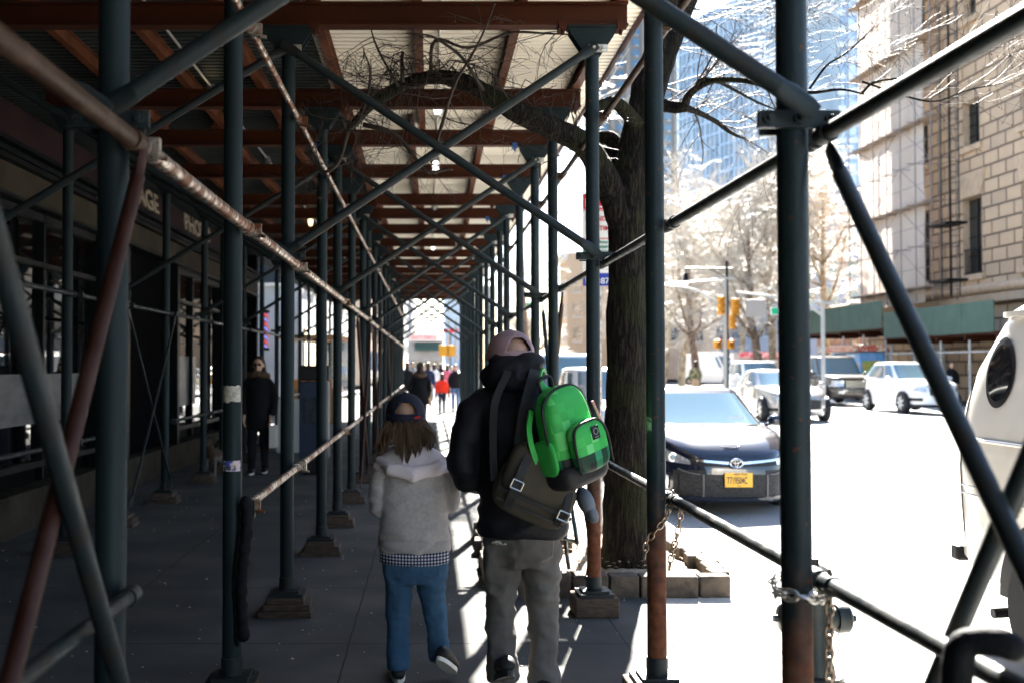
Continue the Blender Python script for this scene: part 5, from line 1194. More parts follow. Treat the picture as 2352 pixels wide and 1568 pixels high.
em.build('emblem', m_chrome, t)
pp = fr(0, .45, .03); pl_ = MB().box((pp.x + .02, pp.y, .44), (.315, .01, .162)).build('number_plate', m_plate, t, 0); text('T719504C', .11, (pp.x - .118, pp.y - .007, .40), (R(90), 0, 0), pm('plate_ink', (.03, .02, .05), .6), pl_, 'lettering', .0012, sx=.5)
text('NEW YORK', .03, (pp.x - .035, pp.y - .007, .495), (R(90), 0, 0), MATS['plate_ink'], pl_, 'lettering', .001); text('T&LC', .018, (pp.x + .0, pp.y - .007, .368), (R(90), 0, 0), MATS['plate_ink'], pl_, 'lettering', .001)
m = MB(); m.torus((0, .26, .817), (0, -.35, 1), .085, .012, 20, 8, sx=1.5, X=Xa); m.build('hood_dent', m_blackpaint, bo, 180)
for x0_ in (-.55, .12): MB().path([(x0_, 1.14, .99), (x0_ + .5, 1.18, 1.0)], .008, 5).build('wiper', m_trimb, t)
MB().box((.42, 1.42, 1.085), (.2, .004, .07), Matrix.Rotation(R(-52), 3, 'X')).build('permit_sticker', pm('sticker_white', (.7, .7, .7), .5), t, 0)
# cars parked behind it
m_whitep = paint('white_car_paint', (.74, .74, .74)); m_silver = paint('silver_car_paint', (.42, .42, .42), .3); m_darkp = paint('dark_grey_car_paint', (.035, .033, .033), .2); m_bluep = paint('blue_car_paint', (.04, .1, .25))
def generic_front(t, fr, fs, W, zg, zh, mat_g=m_trimb, hlw=.3, plate=m_plate, bar=False):
    hw = W / 2
    fs('grille', -hw * .42, hw * .42, C(zg), C(zg + .16), mat_g, .01); fs('lower_grille', -hw * .5, hw * .5, C(.28), C(.4), m_trimb, .01)
    for s in (-1, 1): fs('headlight', s * hw * .52, s * hw * .9, C(zh), lambda x: zh + .12 + .05 * (abs(x) - hw * .5), m_hl, .012)
    p = fr(0, .44, .03); MB().box((0, p.y, .46), (.31, .01, .15)).build('number_plate', plate, t, 0)
sed = [(0, .68), (.1, .73), (.35, .82), (.9, .9), (1.3, .95), (2.2, .96), (3.4, .99), (4.1, 1.05), (4.6, 1.04), (4.7, .97)]
t, fr, fs, bo = car('suv', 'white SUV parked behind the black sedan, mostly hidden by the tree trunk', 'car', (3.5, 18.1, -.13), 0, 4.6, 1.85, 1.72, m_whitep, [(0, .85), (.08, .92), (.3, .98), (.9, 1.04), (1.2, 1.07), (2.5, 1.1), (4.2, 1.16), (4.6, 1.1)], dict(fb=1.1, ft=1.95, rt=4.0, rb=4.45), (.9, 3.6), zb=.2, n_e=4.2, wr=.34)
generic_front(t, fr, fs, 1.8, .5, .62)
suv = [(0, .85), (.08, .92), (.3, .98), (.9, 1.04), (1.2, 1.07), (2.5, 1.1), (4.2, 1.16), (4.6, 1.1)]
t, fr, fs, bo = car('van', 'white van parked second behind the black car, windshield catching the sky', 'van', (3.45, 24.6, -.12), 0, 4.9, 1.95, 2.05, m_whitep, [(0, .85), (.08, .95), (.3, 1.02), (.8, 1.1), (1.2, 1.15), (2.5, 1.17), (4.6, 1.17), (4.9, 1.1)], dict(fb=.9, ft=1.6, rt=4.7, rb=4.85), (.85, 3.9), zb=.22, n_e=6, roofe=5, wr=.34)
generic_front(t, fr, fs, 1.95, .6, .72)
t, fr, fs, bo = car('sedan', 'farthest parked white car in the row along the kerb', 'car', (3.4, 31.5, -.12), 0, 4.7, 1.8, 1.6, m_whitep, suv, dict(fb=1.0, ft=1.8, rt=4.2, rb=4.5), (.9, 3.6), zb=.22, wr=.34)
generic_front(t, fr, fs, 1.8, .6, .72)
# moving traffic
t, fr, fs, bo = car('sedan', 'silver-grey sedan driving past behind the black car', 'car', (10.25, 28.6, .045), R(-3), 4.9, 1.87, 1.46, paint('grey_silver_paint', (.3, .29, .28), .35), sed[:-1] + [(4.9, .97)], dict(fb=1.3, ft=2.25, rt=3.5, rb=4.5), (.95, 3.8), zb=.18, n_e=4, wr=.34, side_glass=((.06, .5), (.54, .92)))
fs('grille', -.5, .5, lambda x: .36 + .04 * abs(x), lambda x: .64 - .1 * max(0, abs(x) - .3), m_mesh, .012); fs('grille_surround', -.54, .54, C(.33), C(.355), m_chrome, .015)
for s in (-1, 1): fs('headlight', s * .5, s * .88, C(.62), lambda x: .69 + .14 * (abs(x) - .5), m_hl, .013); fs('fog_slot', s * .62, s * .84, C(.3), C(.4), m_trimb, .012)
t, fr, fs, bo = car('suv', 'white crossover with orange plate stopped in front of the green shed', 'car', (16.5, 33.6, .03), R(0), 4.65, 1.84, 1.72, m_whitep, [(0, .86), (.08, .92), (.3, .99), (.9, 1.06), (1.2, 1.09), (2.5, 1.1), (4.1, 1.17), (4.65, 1.1)], dict(fb=1.2, ft=2.2, rt=3.75, rb=4.55), (.95, 3.66), zb=.24, n_e=4, roofe=4, tumble=.2, rim=m_rimw, wr=.365, side_glass=((.04, .36), (.4, .7), (.75, .93)))
fs('grille', -.36, .36, lambda x: .62, lambda x: .84, m_trimb, .012)
for s in (-1, 1): fs('headlight', s * .46, s * .86, lambda x: .74 + .1 * (abs(x) - .46), lambda x: .86 + .12 * (abs(x) - .46), m_hl, .013); fs('fog_slot', s * .56, s * .84, C(.44), C(.54), m_trimb, .012); m = MB(); m.path([fr(s * .3, .84, .02), fr(s * .13, .66, .03), fr(0, .64, .03)], .014, 6); m.build('grille_bar', m_chrome, t)
MB().torus(fr(0, .75, .04), (0, -1, 0), .065, .009, 24, 6, X=Xa).box(fr(0, .75, .045), (.17, .008, .02)).build('emblem', m_chrome, t); fs('skirt', -.8, .8, C(.25), C(.33), m_trimb, .014)
p = fr(0, .5, .03); MB().box((0, p.y, .52), (.31, .01, .15)).build('number_plate', pm('orange_plate', (.7, .25, .03), .5), t, 0)
t, fr, fs, bo = car('suv', 'large dark brown-grey SUV with chrome slatted grille beside the white crossover', 'car', (16.7, 40.8, .03), R(0), 5.3, 2.0, 1.98, paint('bronze_dark_paint', (.06, .05, .043), .5), [(0, 1.02), (.08, 1.08), (.3, 1.14), (1.0, 1.19), (1.4, 1.21), (3.0, 1.22), (5.0, 1.24), (5.3, 1.15)], dict(fb=1.35, ft=1.95, rt=4.9, rb=5.15), (1.0, 4.1), zb=.3, n_e=6, roofe=5.5, wr=.4, rails=True, side_glass=((.03, .3), (.34, .62), (.66, .94)))
fs('grille', -.42, .42, C(.72), C(1.0), m_trimb, .012)
m = MB()
for k in range(-6, 7): p = fr(k * .062, .86, .03); m.box((p.x, p.y, .86), (.02, .02, .27))
m.build('grille_slats', m_chrome, t, 0); fs('bumper', -.85, .85, C(.46), C(.66), MATS['bronze_dark_paint'], .04)
for s in (-1, 1): fs('headlight', s * .47, s * .9, C(.78), C(1.0), m_hl, .014); fs('fog_light', s * .5, s * .68, C(.5), C(.6), m_hl, .045)
t, fr, fs, bo = car('suv', 'white SUV half hidden behind the nearest tall post, behind the silver sedan', 'car', (14.0, 42.5, .04), R(-2), 4.8, 1.9, 1.78, m_whitep, suv + [(4.8, 1.1)], dict(fb=1.1, ft=1.9, rt=4.2, rb=4.6), (.95, 3.8), zb=.24, wr=.36, rails=True); generic_front(t, fr, fs, 1.9, .66, .76)
# white delivery van turning
t, fr, fs, bo = car('delivery_van', 'white high-roofed delivery van crossing at the far corner', 'van', (25.2, 83.5, .0), R(42), 5.9, 2.0, 2.55, m_whitep, [(0, .9), (.08, .98), (.3, 1.1), (.9, 1.25), (1.3, 1.3), (3, 1.32), (5.6, 1.32), (5.9, 1.25)], dict(fb=.95, ft=1.75, rt=5.7, rb=5.8), (1.0, 4.5), zb=.25, n_e=7, roofe=6.5, wr=.36, tumble=.1, side_glass=((.02, .2),))
generic_front(t, fr, fs, 2.0, .66, .78); MB().torus(fr(0, .78, .03), (0, -1, 0), .12, .016, 24, 6, X=Xa).build('emblem', m_chrome, t); MB().box((0, 3.0, 2.62), (1.2, 2.3, .22)).build('roof_unit', m_whitep, t, 0, bevel=.05)
# distant traffic up the avenue
for k, (x, y, cl, lab) in enumerate(((9.2, 62, m_bluep, 'blue car far up the avenue'), (12.5, 74, m_whitep, 'white car waiting far up the avenue'), (6.2, 58, m_silver, 'silver car far up the avenue nearest the kerb'), (9.3, 80, pm('taxi_yellow', (.6, .33, .02), .3), 'yellow taxi far up the avenue'), (3.6, 42, m_darkp, 'dark car parked near the end of the kerb row'))):
    t, fr, fs, bo = car('sedan', lab, 'car', (x, y, .0 if x > 4 else -.12), 0, 4.6, 1.8, 1.5, cl, suv if k % 2 else sed, dict(fb=1.2, ft=2.0, rt=3.6, rb=4.3), (.9, 3.6), zb=.2, wr=.32); generic_front(t, fr, fs, 1.8, .52, .64)
# near white van with round porthole
nv = thing('panel_van', 'white panel van with a round porthole window, cut off at the right', 'van', (4.4, 4.4, -.14))
def sil(z): return float(np.interp(z, [.45, .52, .9, 1.28, 1.5, 1.72, 2.0, 2.08], [2.5, 2.56, 2.58, 2.58, 2.55, 2.46, 2.22, 2.15]))
rings = []
for z in (.42, .47, .52, .7, .9, 1.1, 1.28, 1.4, 1.5, 1.62, 1.72, 1.86, 2.0, 2.08):
    hw = float(np.interp(z, [.42, .52, 1.1, 1.3, 2.0, 2.08], [.93, .975, 1.0, .985, .86, .84])); rr = []
    for k in range(72):
        a = 2 * math.pi * k / 72; ca, sa = math.cos(a), math.sin(a); c_ = math.copysign(abs(ca) ** (2 / 12), ca); s_ = math.copysign(abs(sa) ** (2 / 12), sa)
        rr.append((c_ * hw, s_ * (sil(z) if s_ > 0 else 2.45), z))
    rings.append(rr)
for sh, dz in ((.97, .03), (.85, .06), (.5, .08), (.1, .085)): rings.append([(x * sh, y * sh, 2.08 + dz) for x, y, z in rings[13]])
m_vanw = pm('cream_white_van_paint', (.74, .71, .65), .3, coat=.7, col2=(.6, .56, .5), ns=2.2, thr=(.5, .8))
vb = MB().loft(rings).build('body', m_vanw, nv, 50)
m = MB(); hb_ = []
for k in range(72):
    a = 2 * math.pi * k / 72; ca, sa = math.cos(a), math.sin(a); hb_.append((math.copysign(abs(ca) ** (2 / 12), ca), math.copysign(abs(sa) ** (2 / 12), sa)))
m.loft([[(x * .885, y * (2.2 if y > 0 else 2.5), z) for x, y in hb_] for z in (2.04, 2.05, 2.065, 2.07)]); m.build('drip_rail', m_vanw, vb, 40)
pc = Vector((-.93, 2.06 - .0, 1.71)); nrm = Vector((-1, .0, .14)).normalized(); Xp = Vector((0, 1, 0)); Zp = nrm.cross(Xp)
def on_side(y, z): 
    hw = float(np.interp(z, [.42, .52, 1.1, 1.3, 2.0, 2.08], [.93, .975, 1.0, .985, .86, .84])); sl_ = sil(z); q = min(1, max(0, y / sl_)); return -hw * max(0, 1 - q ** 12) ** (1 / 12)
for rad, off, mt, nm in ((1., .006, m_trimb, 'porthole_seal'), (.8, .012, gm('dark_porthole', (.01, .012, .015), .05), 'porthole')):
    m = MB(); vs = [(on_side(1.98, 1.7) - off, 1.98, 1.7)]; fs_ = []
    for q in (.5, 1):
        for k in range(32):
            a = 2 * math.pi * k / 32; y_ = 1.98 + (.17 * math.cos(a) + .02 * math.sin(a)) * rad * q; z_ = 1.7 + .215 * math.sin(a) * rad * q; vs.append((on_side(y_, z_) - off, y_, z_))
    for k in range(32): fs_ += [(0, 1 + k, 1 + (k + 1) % 32), (1 + k, 33 + k, 33 + (k + 1) % 32, 1 + (k + 1) % 32)]
    m.add(vs, fs_).build(nm, mt, nv, 180)
for z, th in ((1.28, .012), (.98, .006), (.93, .006)):
    m = MB(); pts_ = []
    for q in range(30): y_ = -2.2 + (sil(z) + 2.2) * q / 29 * .985; pts_.append((on_side(y_, z) - .002, y_, z))
    m.path(pts_, th, 6); m.build('side_moulding', m_vanw, vb, 180)
for y_ in (.75, -.45):
    MB().path([(on_side(y_, z) - .001, y_, z) for z in (.5, .7, .9, 1.1, 1.28, 1.5, 1.8, 2.02)], .005, 4).build('door_seam', m_trimb, vb, 0)
MB().path([(on_side(2.36, z) - .001, 2.36, z) for z in (.5, .7, .9, 1.1, 1.28, 1.5, 1.66)], .005, 4).build('door_seam', m_trimb, vb, 0)
MB().box((on_side(.6, 1.12) - .012, .6, 1.12), (.03, .16, .035)).build('door_handle', m_trimb, vb, 0, bevel=.008)
for wy in (1.38, -1.5):
    for s in (-1, 1):
        m = MB(); poly = [(math.cos(math.pi * k / 20) * .47, math.sin(math.pi * k / 20) * .47) for k in range(21)] + [(-.47, -.02), (.47, -.02)]
        m.prism(poly, lambda a, b: (s * .85, wy + a, .40 + b), lambda a, b: (s * 1.003, wy + a, .40 + b)); m.build('wheel_arch', m_trimb, nv, 30)
        wh = MB().lathe([(.2, -.1), (.34, -.11), (.37, -.07), (.37, .07), (.34, .1), (.22, .1)], (s * .93, wy, .37), (s, 0, 0), 30).build('wheel', m_tyre, nv, 40); MB().lathe([(.23, .09), (.2, .04), (.06, .05), (.05, .1), (.001, .1)], (s * .93, wy, .37), (s, 0, 0), 24).build('rim', m_rim, wh, 40)
MB().box((-.8, 2.5, .52), (.3, .1, .1)).build('bumper_end', m_trimb, nv, 0, bevel=.02)
MB().tube((-.6, 1.9, .28), (-1.02, 1.9, .26), .03).build('exhaust_pipe', m_trimb, nv)

# ================================================================ buildings across the avenue
def stone_extra(t, p, v):
    x, y, z = sep(t, v)
    br = t.nodes.new('ShaderNodeTexBrick'); br.inputs['Scale'].default_value = 1; br.inputs['Brick Width'].default_value = 1.15; br.inputs['Row Height'].default_value = .6; br.inputs['Mortar Size'].default_value = .05; br.inputs['Mortar Smooth'].default_value = .5; br.inputs['Bias'].default_value = 0
    cb = t.nodes.new('ShaderNodeCombineXYZ'); t.links.new(mathn(t, 'ADD', y, x), cb.inputs[0]); t.links.new(z, cb.inputs[1]); t.links.new(cb.outputs[0], br.inputs['Vector'])
    br.inputs['Color1'].default_value = (.56, .385, .24, 1); br.inputs['Color2'].default_value = (.46, .32, .205, 1); br.inputs['Mortar'].default_value = (.1, .055, .03, 1)
    c = mixc(t, mathn(t, 'MULTIPLY', noisen(t, v, 2.5, 8), .5), br.outputs['Color'], (.3, .25, .2)); t.links.new(c, p.inputs['Base Color'])
    b = t.nodes.new('ShaderNodeBump'); b.inputs['Strength'].default_value = 1; b.inputs['Distance'].default_value = .12; t.links.new(mathn(t, 'SUBTRACT', 1, br.outputs['Fac']), b.inputs['Height']); t.links.new(b.outputs[0], p.inputs['Normal'])
m_ashlar = pm('rusticated_limestone', (.4, .32, .24), .85, extra=stone_extra)
m_lime = pm('smooth_limestone', (.5, .36, .24), .8, col2=(.42, .3, .2), ns=4)
BX = 24.0
bank = thing('stone_bank', 'massive rusticated tan stone building with recessed barred windows', 'building', (BX, 45, 0))
wins = []
for yc in (32.0, 36.6, 41.3, 46.0, 50.7, 55.4, 60):
    wins += [(yc, 5.6, 9.0, 1.6), (yc, 11.3, 13.3, 1.4), (yc + .0, 17.0, 20.0, 1.0), (yc, 24, 27, 1.)] if yc < 52 else []
ya, yb = 24., 51.5
# wall panels around the window openings
m = MB(); ys_ = sorted({ya - 45, yb - 45} | {w_[0] - 45 - w_[3] / 2 for w_ in wins if w_[3] > 0} | {w_[0] - 45 + w_[3] / 2 for w_ in wins}); zs_ = sorted({0, 30} | {w_[1] for w_ in wins} | {w_[2] for w_ in wins})
for i in range(len(ys_) - 1):
    for j in range(len(zs_) - 1):
        yc, zc = (ys_[i] + ys_[i + 1]) / 2, (zs_[j] + zs_[j + 1]) / 2
        if any(abs(yc + 45 - w_[0]) < w_[3] / 2 and w_[1] < zc < w_[2] for w_ in wins): continue
        m.quad((0, ys_[i], zs_[j]), (0, ys_[i + 1], zs_[j]), (0, ys_[i + 1], zs_[j + 1]), (0, ys_[i], zs_[j + 1]))
m.box((10.6, 0, 15), (20, yb - ya, 30)); m.build('wall', m_ashlar, bank, 0)
for yc, za, zc, wd in wins:
    if yc > 51.5 or zc > 21: continue
    f_ = MB(); y_ = yc - 45
    for s in (-1, 1): f_.box((.14, y_ + s * (wd / 2 + .0), (za + zc) / 2), (.28, .06, zc - za))
    f_.box((.14, y_, zc + .02), (.28, wd, .06)); f_.box((.1, y_, za - .12), (.5, wd + .5, .26)); f_ = f_.build('window', m_lime, bank, 0)
    MB().box((.3, y_, (za + zc) / 2), (.04, wd, zc - za)).build('pane', pm('dark_pane', (.02, .022, .02), .3, spec=.3), f_, 0)
    b_ = MB(); b_.box((.27, y_, (za + zc) / 2), (.06, .07, zc - za)); 
    for q in range(1, 4): b_.box((.27, y_, za + (zc - za) * q / 4), (.06, wd, .05))
    b_.build('window_bars', m_dark, f_, 0)
    if za < 6:
        g_ = MB()
        for q in range(9): g_.tube((.02, y_ - wd / 2 + wd * q / 8, za), (.02, y_ - wd / 2 + wd * q / 8, za + 1.15), .02, 6)
        g_.box((.02, y_, za + 1.15), (.05, wd, .05)); g_.box((.02, y_, za + .1), (.05, wd, .05)); g_.build('window_grille', m_dark, f_, 0)
        v_ = MB()
        for q in range(-4, 5):                      # flared voussoirs above
            a0, a1 = (q - .46) * .145, (q + .46) * .145; top = zc + 1.15
            v_.prism([(y_ + a0 * 1.0 * wd / 1.3, zc + .06), (y_ + a1 * wd / 1.3, zc + .06), (y_ + a1 * 1.9, top), (y_ + a0 * 1.9, top)], lambda a, b: (-.08, a, b), lambda a, b: (.05, a, b))
        v_.build('lintel', m_lime, f_, 0)
MB().lathe([(.22, -19.5), (.22, 18)], (-.12, 0, 4.9), (0, 1, 0), 12).box((-.15, 0, 4.45), (.5, 39, .35)).build('string_course', m_lime, bank, 40)
# scaffold with pale netting on the bank
m_net = pm('pale_scaffold_netting', (.78, .72, .66), .9, col2=(.64, .57, .5), ns=.35, thr=(.35, .65))
_t = m_net.node_tree; _tr = _t.nodes.new('ShaderNodeBsdfTranslucent'); _tr.inputs[0].default_value = (.8, .7, .62, 1); _mx = _t.nodes.new('ShaderNodeMixShader'); _mx.inputs[0].default_value = .45
_t.nodes['Principled BSDF'].inputs['Alpha'].default_value = .86; _t.links.new(_t.nodes['Principled BSDF'].outputs[0], _mx.inputs[1]); _t.links.new(_tr.outputs[0], _mx.inputs[2]); _t.links.new(_mx.outputs[0], _t.nodes['Material Output'].inputs[0])
m_scaf = pm('scaffold_tube', (.2, .17, .16), .5, .4)
sf = thing('facade_scaffold', 'tall tube scaffold with pale netting hung on the stone building', 'scaffold', (22.3, 50.0, 4.5))
m = MB(); n = 40
g_ = [[(.35 + .07 * noise.noise(Vector((i * .5, j * .35, 1))), -2.4 + 7.2 * i / n, 24 * j / n) for i in range(n + 1)] for j in range(n + 1)]; m.loft(g_, False, False); m.build('netting', m_net, sf, 180)
m = MB()
for y_ in np.arange(-4.0, 5.2, 1.5):
    for x_ in (-.1, 1.0): m.tube((x_, y_, 0), (x_, y_, 24), .028, 6)
for z_ in np.arange(.6, 24, 1.9):
    m.tube((-.1, -4.2, z_), (-.1, 5, z_), .022, 6); m.tube((-.1, -4.2, z_ + .9), (-.1, 5, z_ + .9), .014, 5)
    for y_ in np.arange(-4.0, 5.2, 1.5): m.tube((-.5, y_, z_), (1.0, y_, z_), .02, 5)
    m.tube((-.13, -4., z_), (-.13, -1., z_ + 1.9), .015, 5); m.tube((-.13, 2.3, z_), (-.13, -.8, z_ + 1.9), .015, 5)
m.build('tube_frame', m_scaf, sf, 0)
m = MB()
for z_ in np.arange(.6, 24, 3.8): m.box((.2, .5, z_ + .05), (.7, 8.8, .05))
m.build('plank_deck', pm('scaffold_plank', (.3, .22, .15), .8), sf, 0)
m = MB(); 
for x_, y_, z_ in ((-.2, -5.6, .7), (-.2, -5.6, 3.1)): m.box((x_, y_, z_), (.9, 1.6, .1))
for y_ in (-6.2, -5.5): m.tube((-.4, y_, 0), (-.4, y_, 12.5), .026, 6); m.tube((0., y_, 0), (0., y_, 12.5), .026, 6)
for z_ in np.arange(.3, 12, .45): m.tube((-.4, -6.2, z_), (0, -6.2, z_), .014, 5); m.tube((-.4, -6.2, z_), (-.4, -5.5, z_), .014, 5) if int(z_ * 10) % 3 == 0 else None
m.build('ladder_tower', m_dark, sf, 0)
# green shed across the avenue
m_gply = pm('dark_green_hoarding', (.032, .075, .058), .6, col2=(.045, .095, .075), ns=1.3, thr=(.35, .65), bump=.05)
m_gtub = pm('pale_shed_post', (.5, .5, .49), .5, col2=(.35, .33, .3), ns=10)
for lab, ya_, yb_, zb_, zt_ in (('green hoarded shed across the avenue, nearer and lower section', 27.0, 48.2, 2.87, 4.06), ('green hoarded shed across the avenue, farther and higher section', 48.35, 58.5, 3.36, 4.62)):
    g = thing('green_shed', lab, 'scaffold', (21, 0, 0))
    y_ = ya_; n_ = int((yb_ - ya_) / 2.44 + .5); st_ = (yb_ - ya_) / n_
    for k in range(n_):
        if ya_ < 30 and k == 4: continue
        MB().box((0, ya_ + (k + .5) * st_, (zb_ + zt_) / 2 + rnd.uniform(-.015, .015)), (.03, st_ - .025, zt_ - zb_)).build('panel', m_gply, g, 0)
    MB().box((1.6, (ya_ + yb_) / 2, zb_ - .03), (3.1, yb_ - ya_, .1)).build('deck', m_oxide, g, 0)
    for k in range(n_ + 1): MB().box((1.5, ya_ + k * st_ * .98 + .1, zb_ - .17), (3.0, .12, .18)).build('beam', m_oxide, g, 0)
    for k in range(n_ + 1):
        for x_ in (.2, 2.6): MB().tube((x_, ya_ + k * st_ * .98 + .1, .0), (x_, ya_ + k * st_ * .98 + .1, zb_ - .26), .05, 10).build('post', m_gtub, g)
    for z_ in (2.15,): MB().tube((.1, ya_, z_), (.1, yb_, z_), .03, 8).build('rail', m_gtub, g)
# food cart
m_cartb = pm('cart_blue', (.12, .3, .55), .4, col2=(.25, .42, .62), ns=4); m_carty = pm('cart_food_pictures', (.65, .35, .08), .5, col2=(.2, .4, .1), ns=7, thr=(.45, .55)); m_cartr = pm('cart_sign_red', (.5, .08, .05), .5, col2=(.7, .6, .4), ns=10, thr=(.5, .55))
fc = thing('food_cart', 'blue food cart covered with food pictures under the green shed', 'food cart', (20.7, 50.3, .0))
MB().box((0, 0, 1.3), (1.3, 3.4, 1.9)).build('cart_body', m_cartb, fc, 0, bevel=.03); MB().box((-.15, 0, 2.42), (1.7, 3.7, .28)).build('sign_board', m_cartr, fc, 0)
for y_ in (-1.1, .1, 1.2): MB().box((-.66, y_, 1.3), (.02, .9, .8)).build('food_picture', m_carty, fc, 0)
MB().box((-.66, .6, 1.95), (.02, 1.4, .45)).build('serving_window', m_dark, fc, 0); MB().box((-.1, -1.72, 1.3), (.9, .02, 1.1)).build('food_picture', m_carty, fc, 0)
for y_ in (-1.1, 1.1):
    for x_ in (-.55, .55): MB().lathe([(.25, -.06), (.28, -.04), (.28, .04), (.25, .06)], (x_, y_, .28), (1, 0, 0), 20).build('wheel', m_tyre, fc)
# towers
m_beige = pm('beige_tower_wall', (.105, .095, .092), .85, col2=(.12, .11, .105), ns=.05)
m_skyglass = pm('sky_reflecting_window', (.05, .1, .16), .25, .0, spec=.35)
tb = thing('beige_tower', 'tall beige apartment tower with paired blue windows', 'building', (58, 290, 0)); m = MB(); m.box((0, 12, 52), (22, 24, 104)); m.build('wall', m_beige, tb, 0)
m = MB(); pr_ = MB(); ac = MB()
for k, x_ in enumerate(np.arange(-9, 10, 4.4)):
    for f in range(33):
        m.box((x_, -.02, 5 + f * 3.0), (2.0, .2, 1.7)); ac.box((x_ + .3, -.15, 3.9 + f * 3.0), (1.0, .2, .35))
    pr_.box((x_ + 2.2, -.15, 52), (1.1, .3, 104))
ww = m.build('window', m_skyglass, tb, 0); ww['kind'] = 'stuff'; pr_.build('pier', m_lime if False else pm('pale_pier', (.15, .14, .135), .85), tb, 0); ac.build('air_conditioner', pm('grille_grey', (.25, .25, .27), .6), tb, 0)['kind'] = 'stuff'
m_curt = pm('blue_curtain_wall', (.22, .28, .34), .35, 0, spec=.3, col2=(.33, .39, .44), ns=.09, thr=(.42, .55), sc3=(1, 1, .35), detail=3)
m_mull = pm('pale_blue_mullion', (.32, .42, .54), .5)
gt = thing('glass_tower', 'blue glass tower with slanting roofline against the sky', 'building', (0, 0, 0))
A_, B_, C_ = Vector((62.3, 260, 0)), Vector((79.3, 216, 0)), Vector((100, 212, 0)); HT = 86
m = MB(); m.prism([(A_.x, A_.y), (B_.x, B_.y), (B_.x + 30, B_.y + 15), (A_.x + 30, A_.y + 15)], lambda a, b: (a, b, 0), lambda a, b: (a, b, HT)); m.build('curtain_wall', m_curt, gt, 0)
m = MB(); d_ = (B_ - A_); L_ = d_.length; du = d_.normalized(); nn = Vector((du.y, -du.x, 0)); nn = nn if nn.y < 0 else -nn
ro = Matrix((du, nn.cross(du) if False else Vector((0, 0, 1)).cross(du), Vector((0, 0, 1)))).transposed()
for k in range(26): m.box(A_ + du * (L_ * (k + .5) / 26) + nn * .2 + Vector((0, 0, HT / 2)), (.28 if k % 3 else .6, .35, HT), ro)
m.build('mullion', m_mull, gt, 0); m = MB()
for f in range(27): m.box(A_ + du * L_ / 2 + nn * .15 + Vector((0, 0, 3.2 * f + 2)), (L_, .3, .55 if f < 25 else 1.4), ro)
m.build('floor_band', m_mull, gt, 0)
m = MB()
for f in range(26):
    for k in range(5):
        if (f * 7 + k * 3) % 4 == 0: m.box(A_ + du * (L_ * (.35 + k * .15)) + nn * .45 + Vector((0, 0, 3.2 * f + 2.2)), (.9, .2, .5), ro)
m.build('vent', pm('dark_vent', (.1, .14, .2), .5), gt, 0)
g2 = thing('balcony_tower', 'pale blue tower with white curved balcony bands beside the glass tower', 'building', (88.5, 222, 0))
m = MB(); m.hrings([(0, 8, 0, 9.2, 10), (0, 8, 92, 9.2, 10)], 40, 3.); m.build('wall', pm('pale_window_wall', (.3, .42, .6), .2, spec=.8, col2=(.5, .6, .72), ns=.4, thr=(.45, .55)), g2, 30)
m = MB()
for f in range(27): m.hrings([(0, 8, 3.4 * f + 1, 9.6, 10.4), (0, 8, 3.4 * f + 2.1, 9.6, 10.4)], 40, 3.)
m.build('floor_band', pm('white_band', (.62, .66, .7), .6), g2, 30); m = MB()
for k in range(7): m.box((-8 + k * 2.6, -2.35, 46), (.3, .3, 92))
m.build('mullion', m_mull, g2, 0)
facade('avenue_block', 'tan brick apartment block far up the avenue beyond the trees', 26, 128, 175, 15, m_tanwall, m_trim, face=-1, fl=3.1, bay=2.6)
facade('avenue_block', 'long tan building with awnings seen between the right-hand posts', 17, 128, 136, 15.5, pm('warm_brick', (.45, .33, .22), .85), m_trim, face=-1, fl=3.0, bay=2.2, depth=12)
facade('mid_block', 'blue-grey glazed block behind the plane trees', 34, 96, 122, 18, pm('bluegrey_wall', (.26, .32, .42), .7), m_mull, face=-1, fl=2.6, bay=2.0, wh=1.6, ww=1.2, depth=26)
facade('pale_tower', 'pale haze-coloured tower in the distance through the shed mouth', 6.5, 420, 450, 62, pm('haze_blue_wall', (.4, .46, .55), .9), m_trim, face=-1, fl=3.6, bay=3, depth=12)  # distance haze is put into the pale blue wall colour
facade('dark_block', 'darker block at the left of the shed mouth', -4.5, 270, 330, 46, pm('mid_grey_wall', (.24, .25, .28), .9), m_trim, fl=3.6, bay=3)
# plaza shops through the mouth of the shed
ds = thing('diner', 'corner hot dog shop with red lettering on white fascia beyond the pavement', 'shop', (0, 0, 0)); DY = 96.
a, b = pt(940, 0, DY).x, pt(1018, 0, DY).x; zt_ = pt(0, 765, DY).z; kd = F / DY
MB().box(((a + b) / 2, DY + 4, (zt_ - .2) / 2), (b - a, 8, zt_ + .2)).build('wall', m_greywall, ds, 0); MB().box(((a + b) / 2, DY - .1, zt_ - .35), (b - a, .3, .72)).build('fascia', pm('fascia_white', (.75, .72, .7), .6), ds, 0)
text("GRAY'S PAPAYA", .52, (a + .15, DY - .27, zt_ - .58), (R(90), 0, 0), pm('red_lettering', (.6, .03, .05), .5), ds, sx=.62)
m = MB(); m.prism([(0, 0), (0, -.55), (.9, -.75), (.9, -.6)], lambda p_, q: (a + .5, DY - .1 - p_, zt_ - .85 + q), lambda p_, q: (b - .2, DY - .1 - p_, zt_ - .85 + q)); m.build('awning', pm('dark_green_awning', (.03, .07, .06), .7), ds, 0)
MB().box(((a + b) / 2, DY - .05, 1.1), (b - a - .4, .1, 1.9)).build('shop_window', m_glass2, ds, 0)
rs = thing('red_sign', 'red illuminated-looking shop sign above the far crowd on the right', 'sign', pt(1035, 760, 90)); MB().box((0, 0, 0), (1.35, .15, .3)).build('sign_face', m_sr, rs, 0); MB().tube((0, .1, 0), (0, .1, -pt(1035, 760, 90).z), .05).build('pole', m_dark, rs)
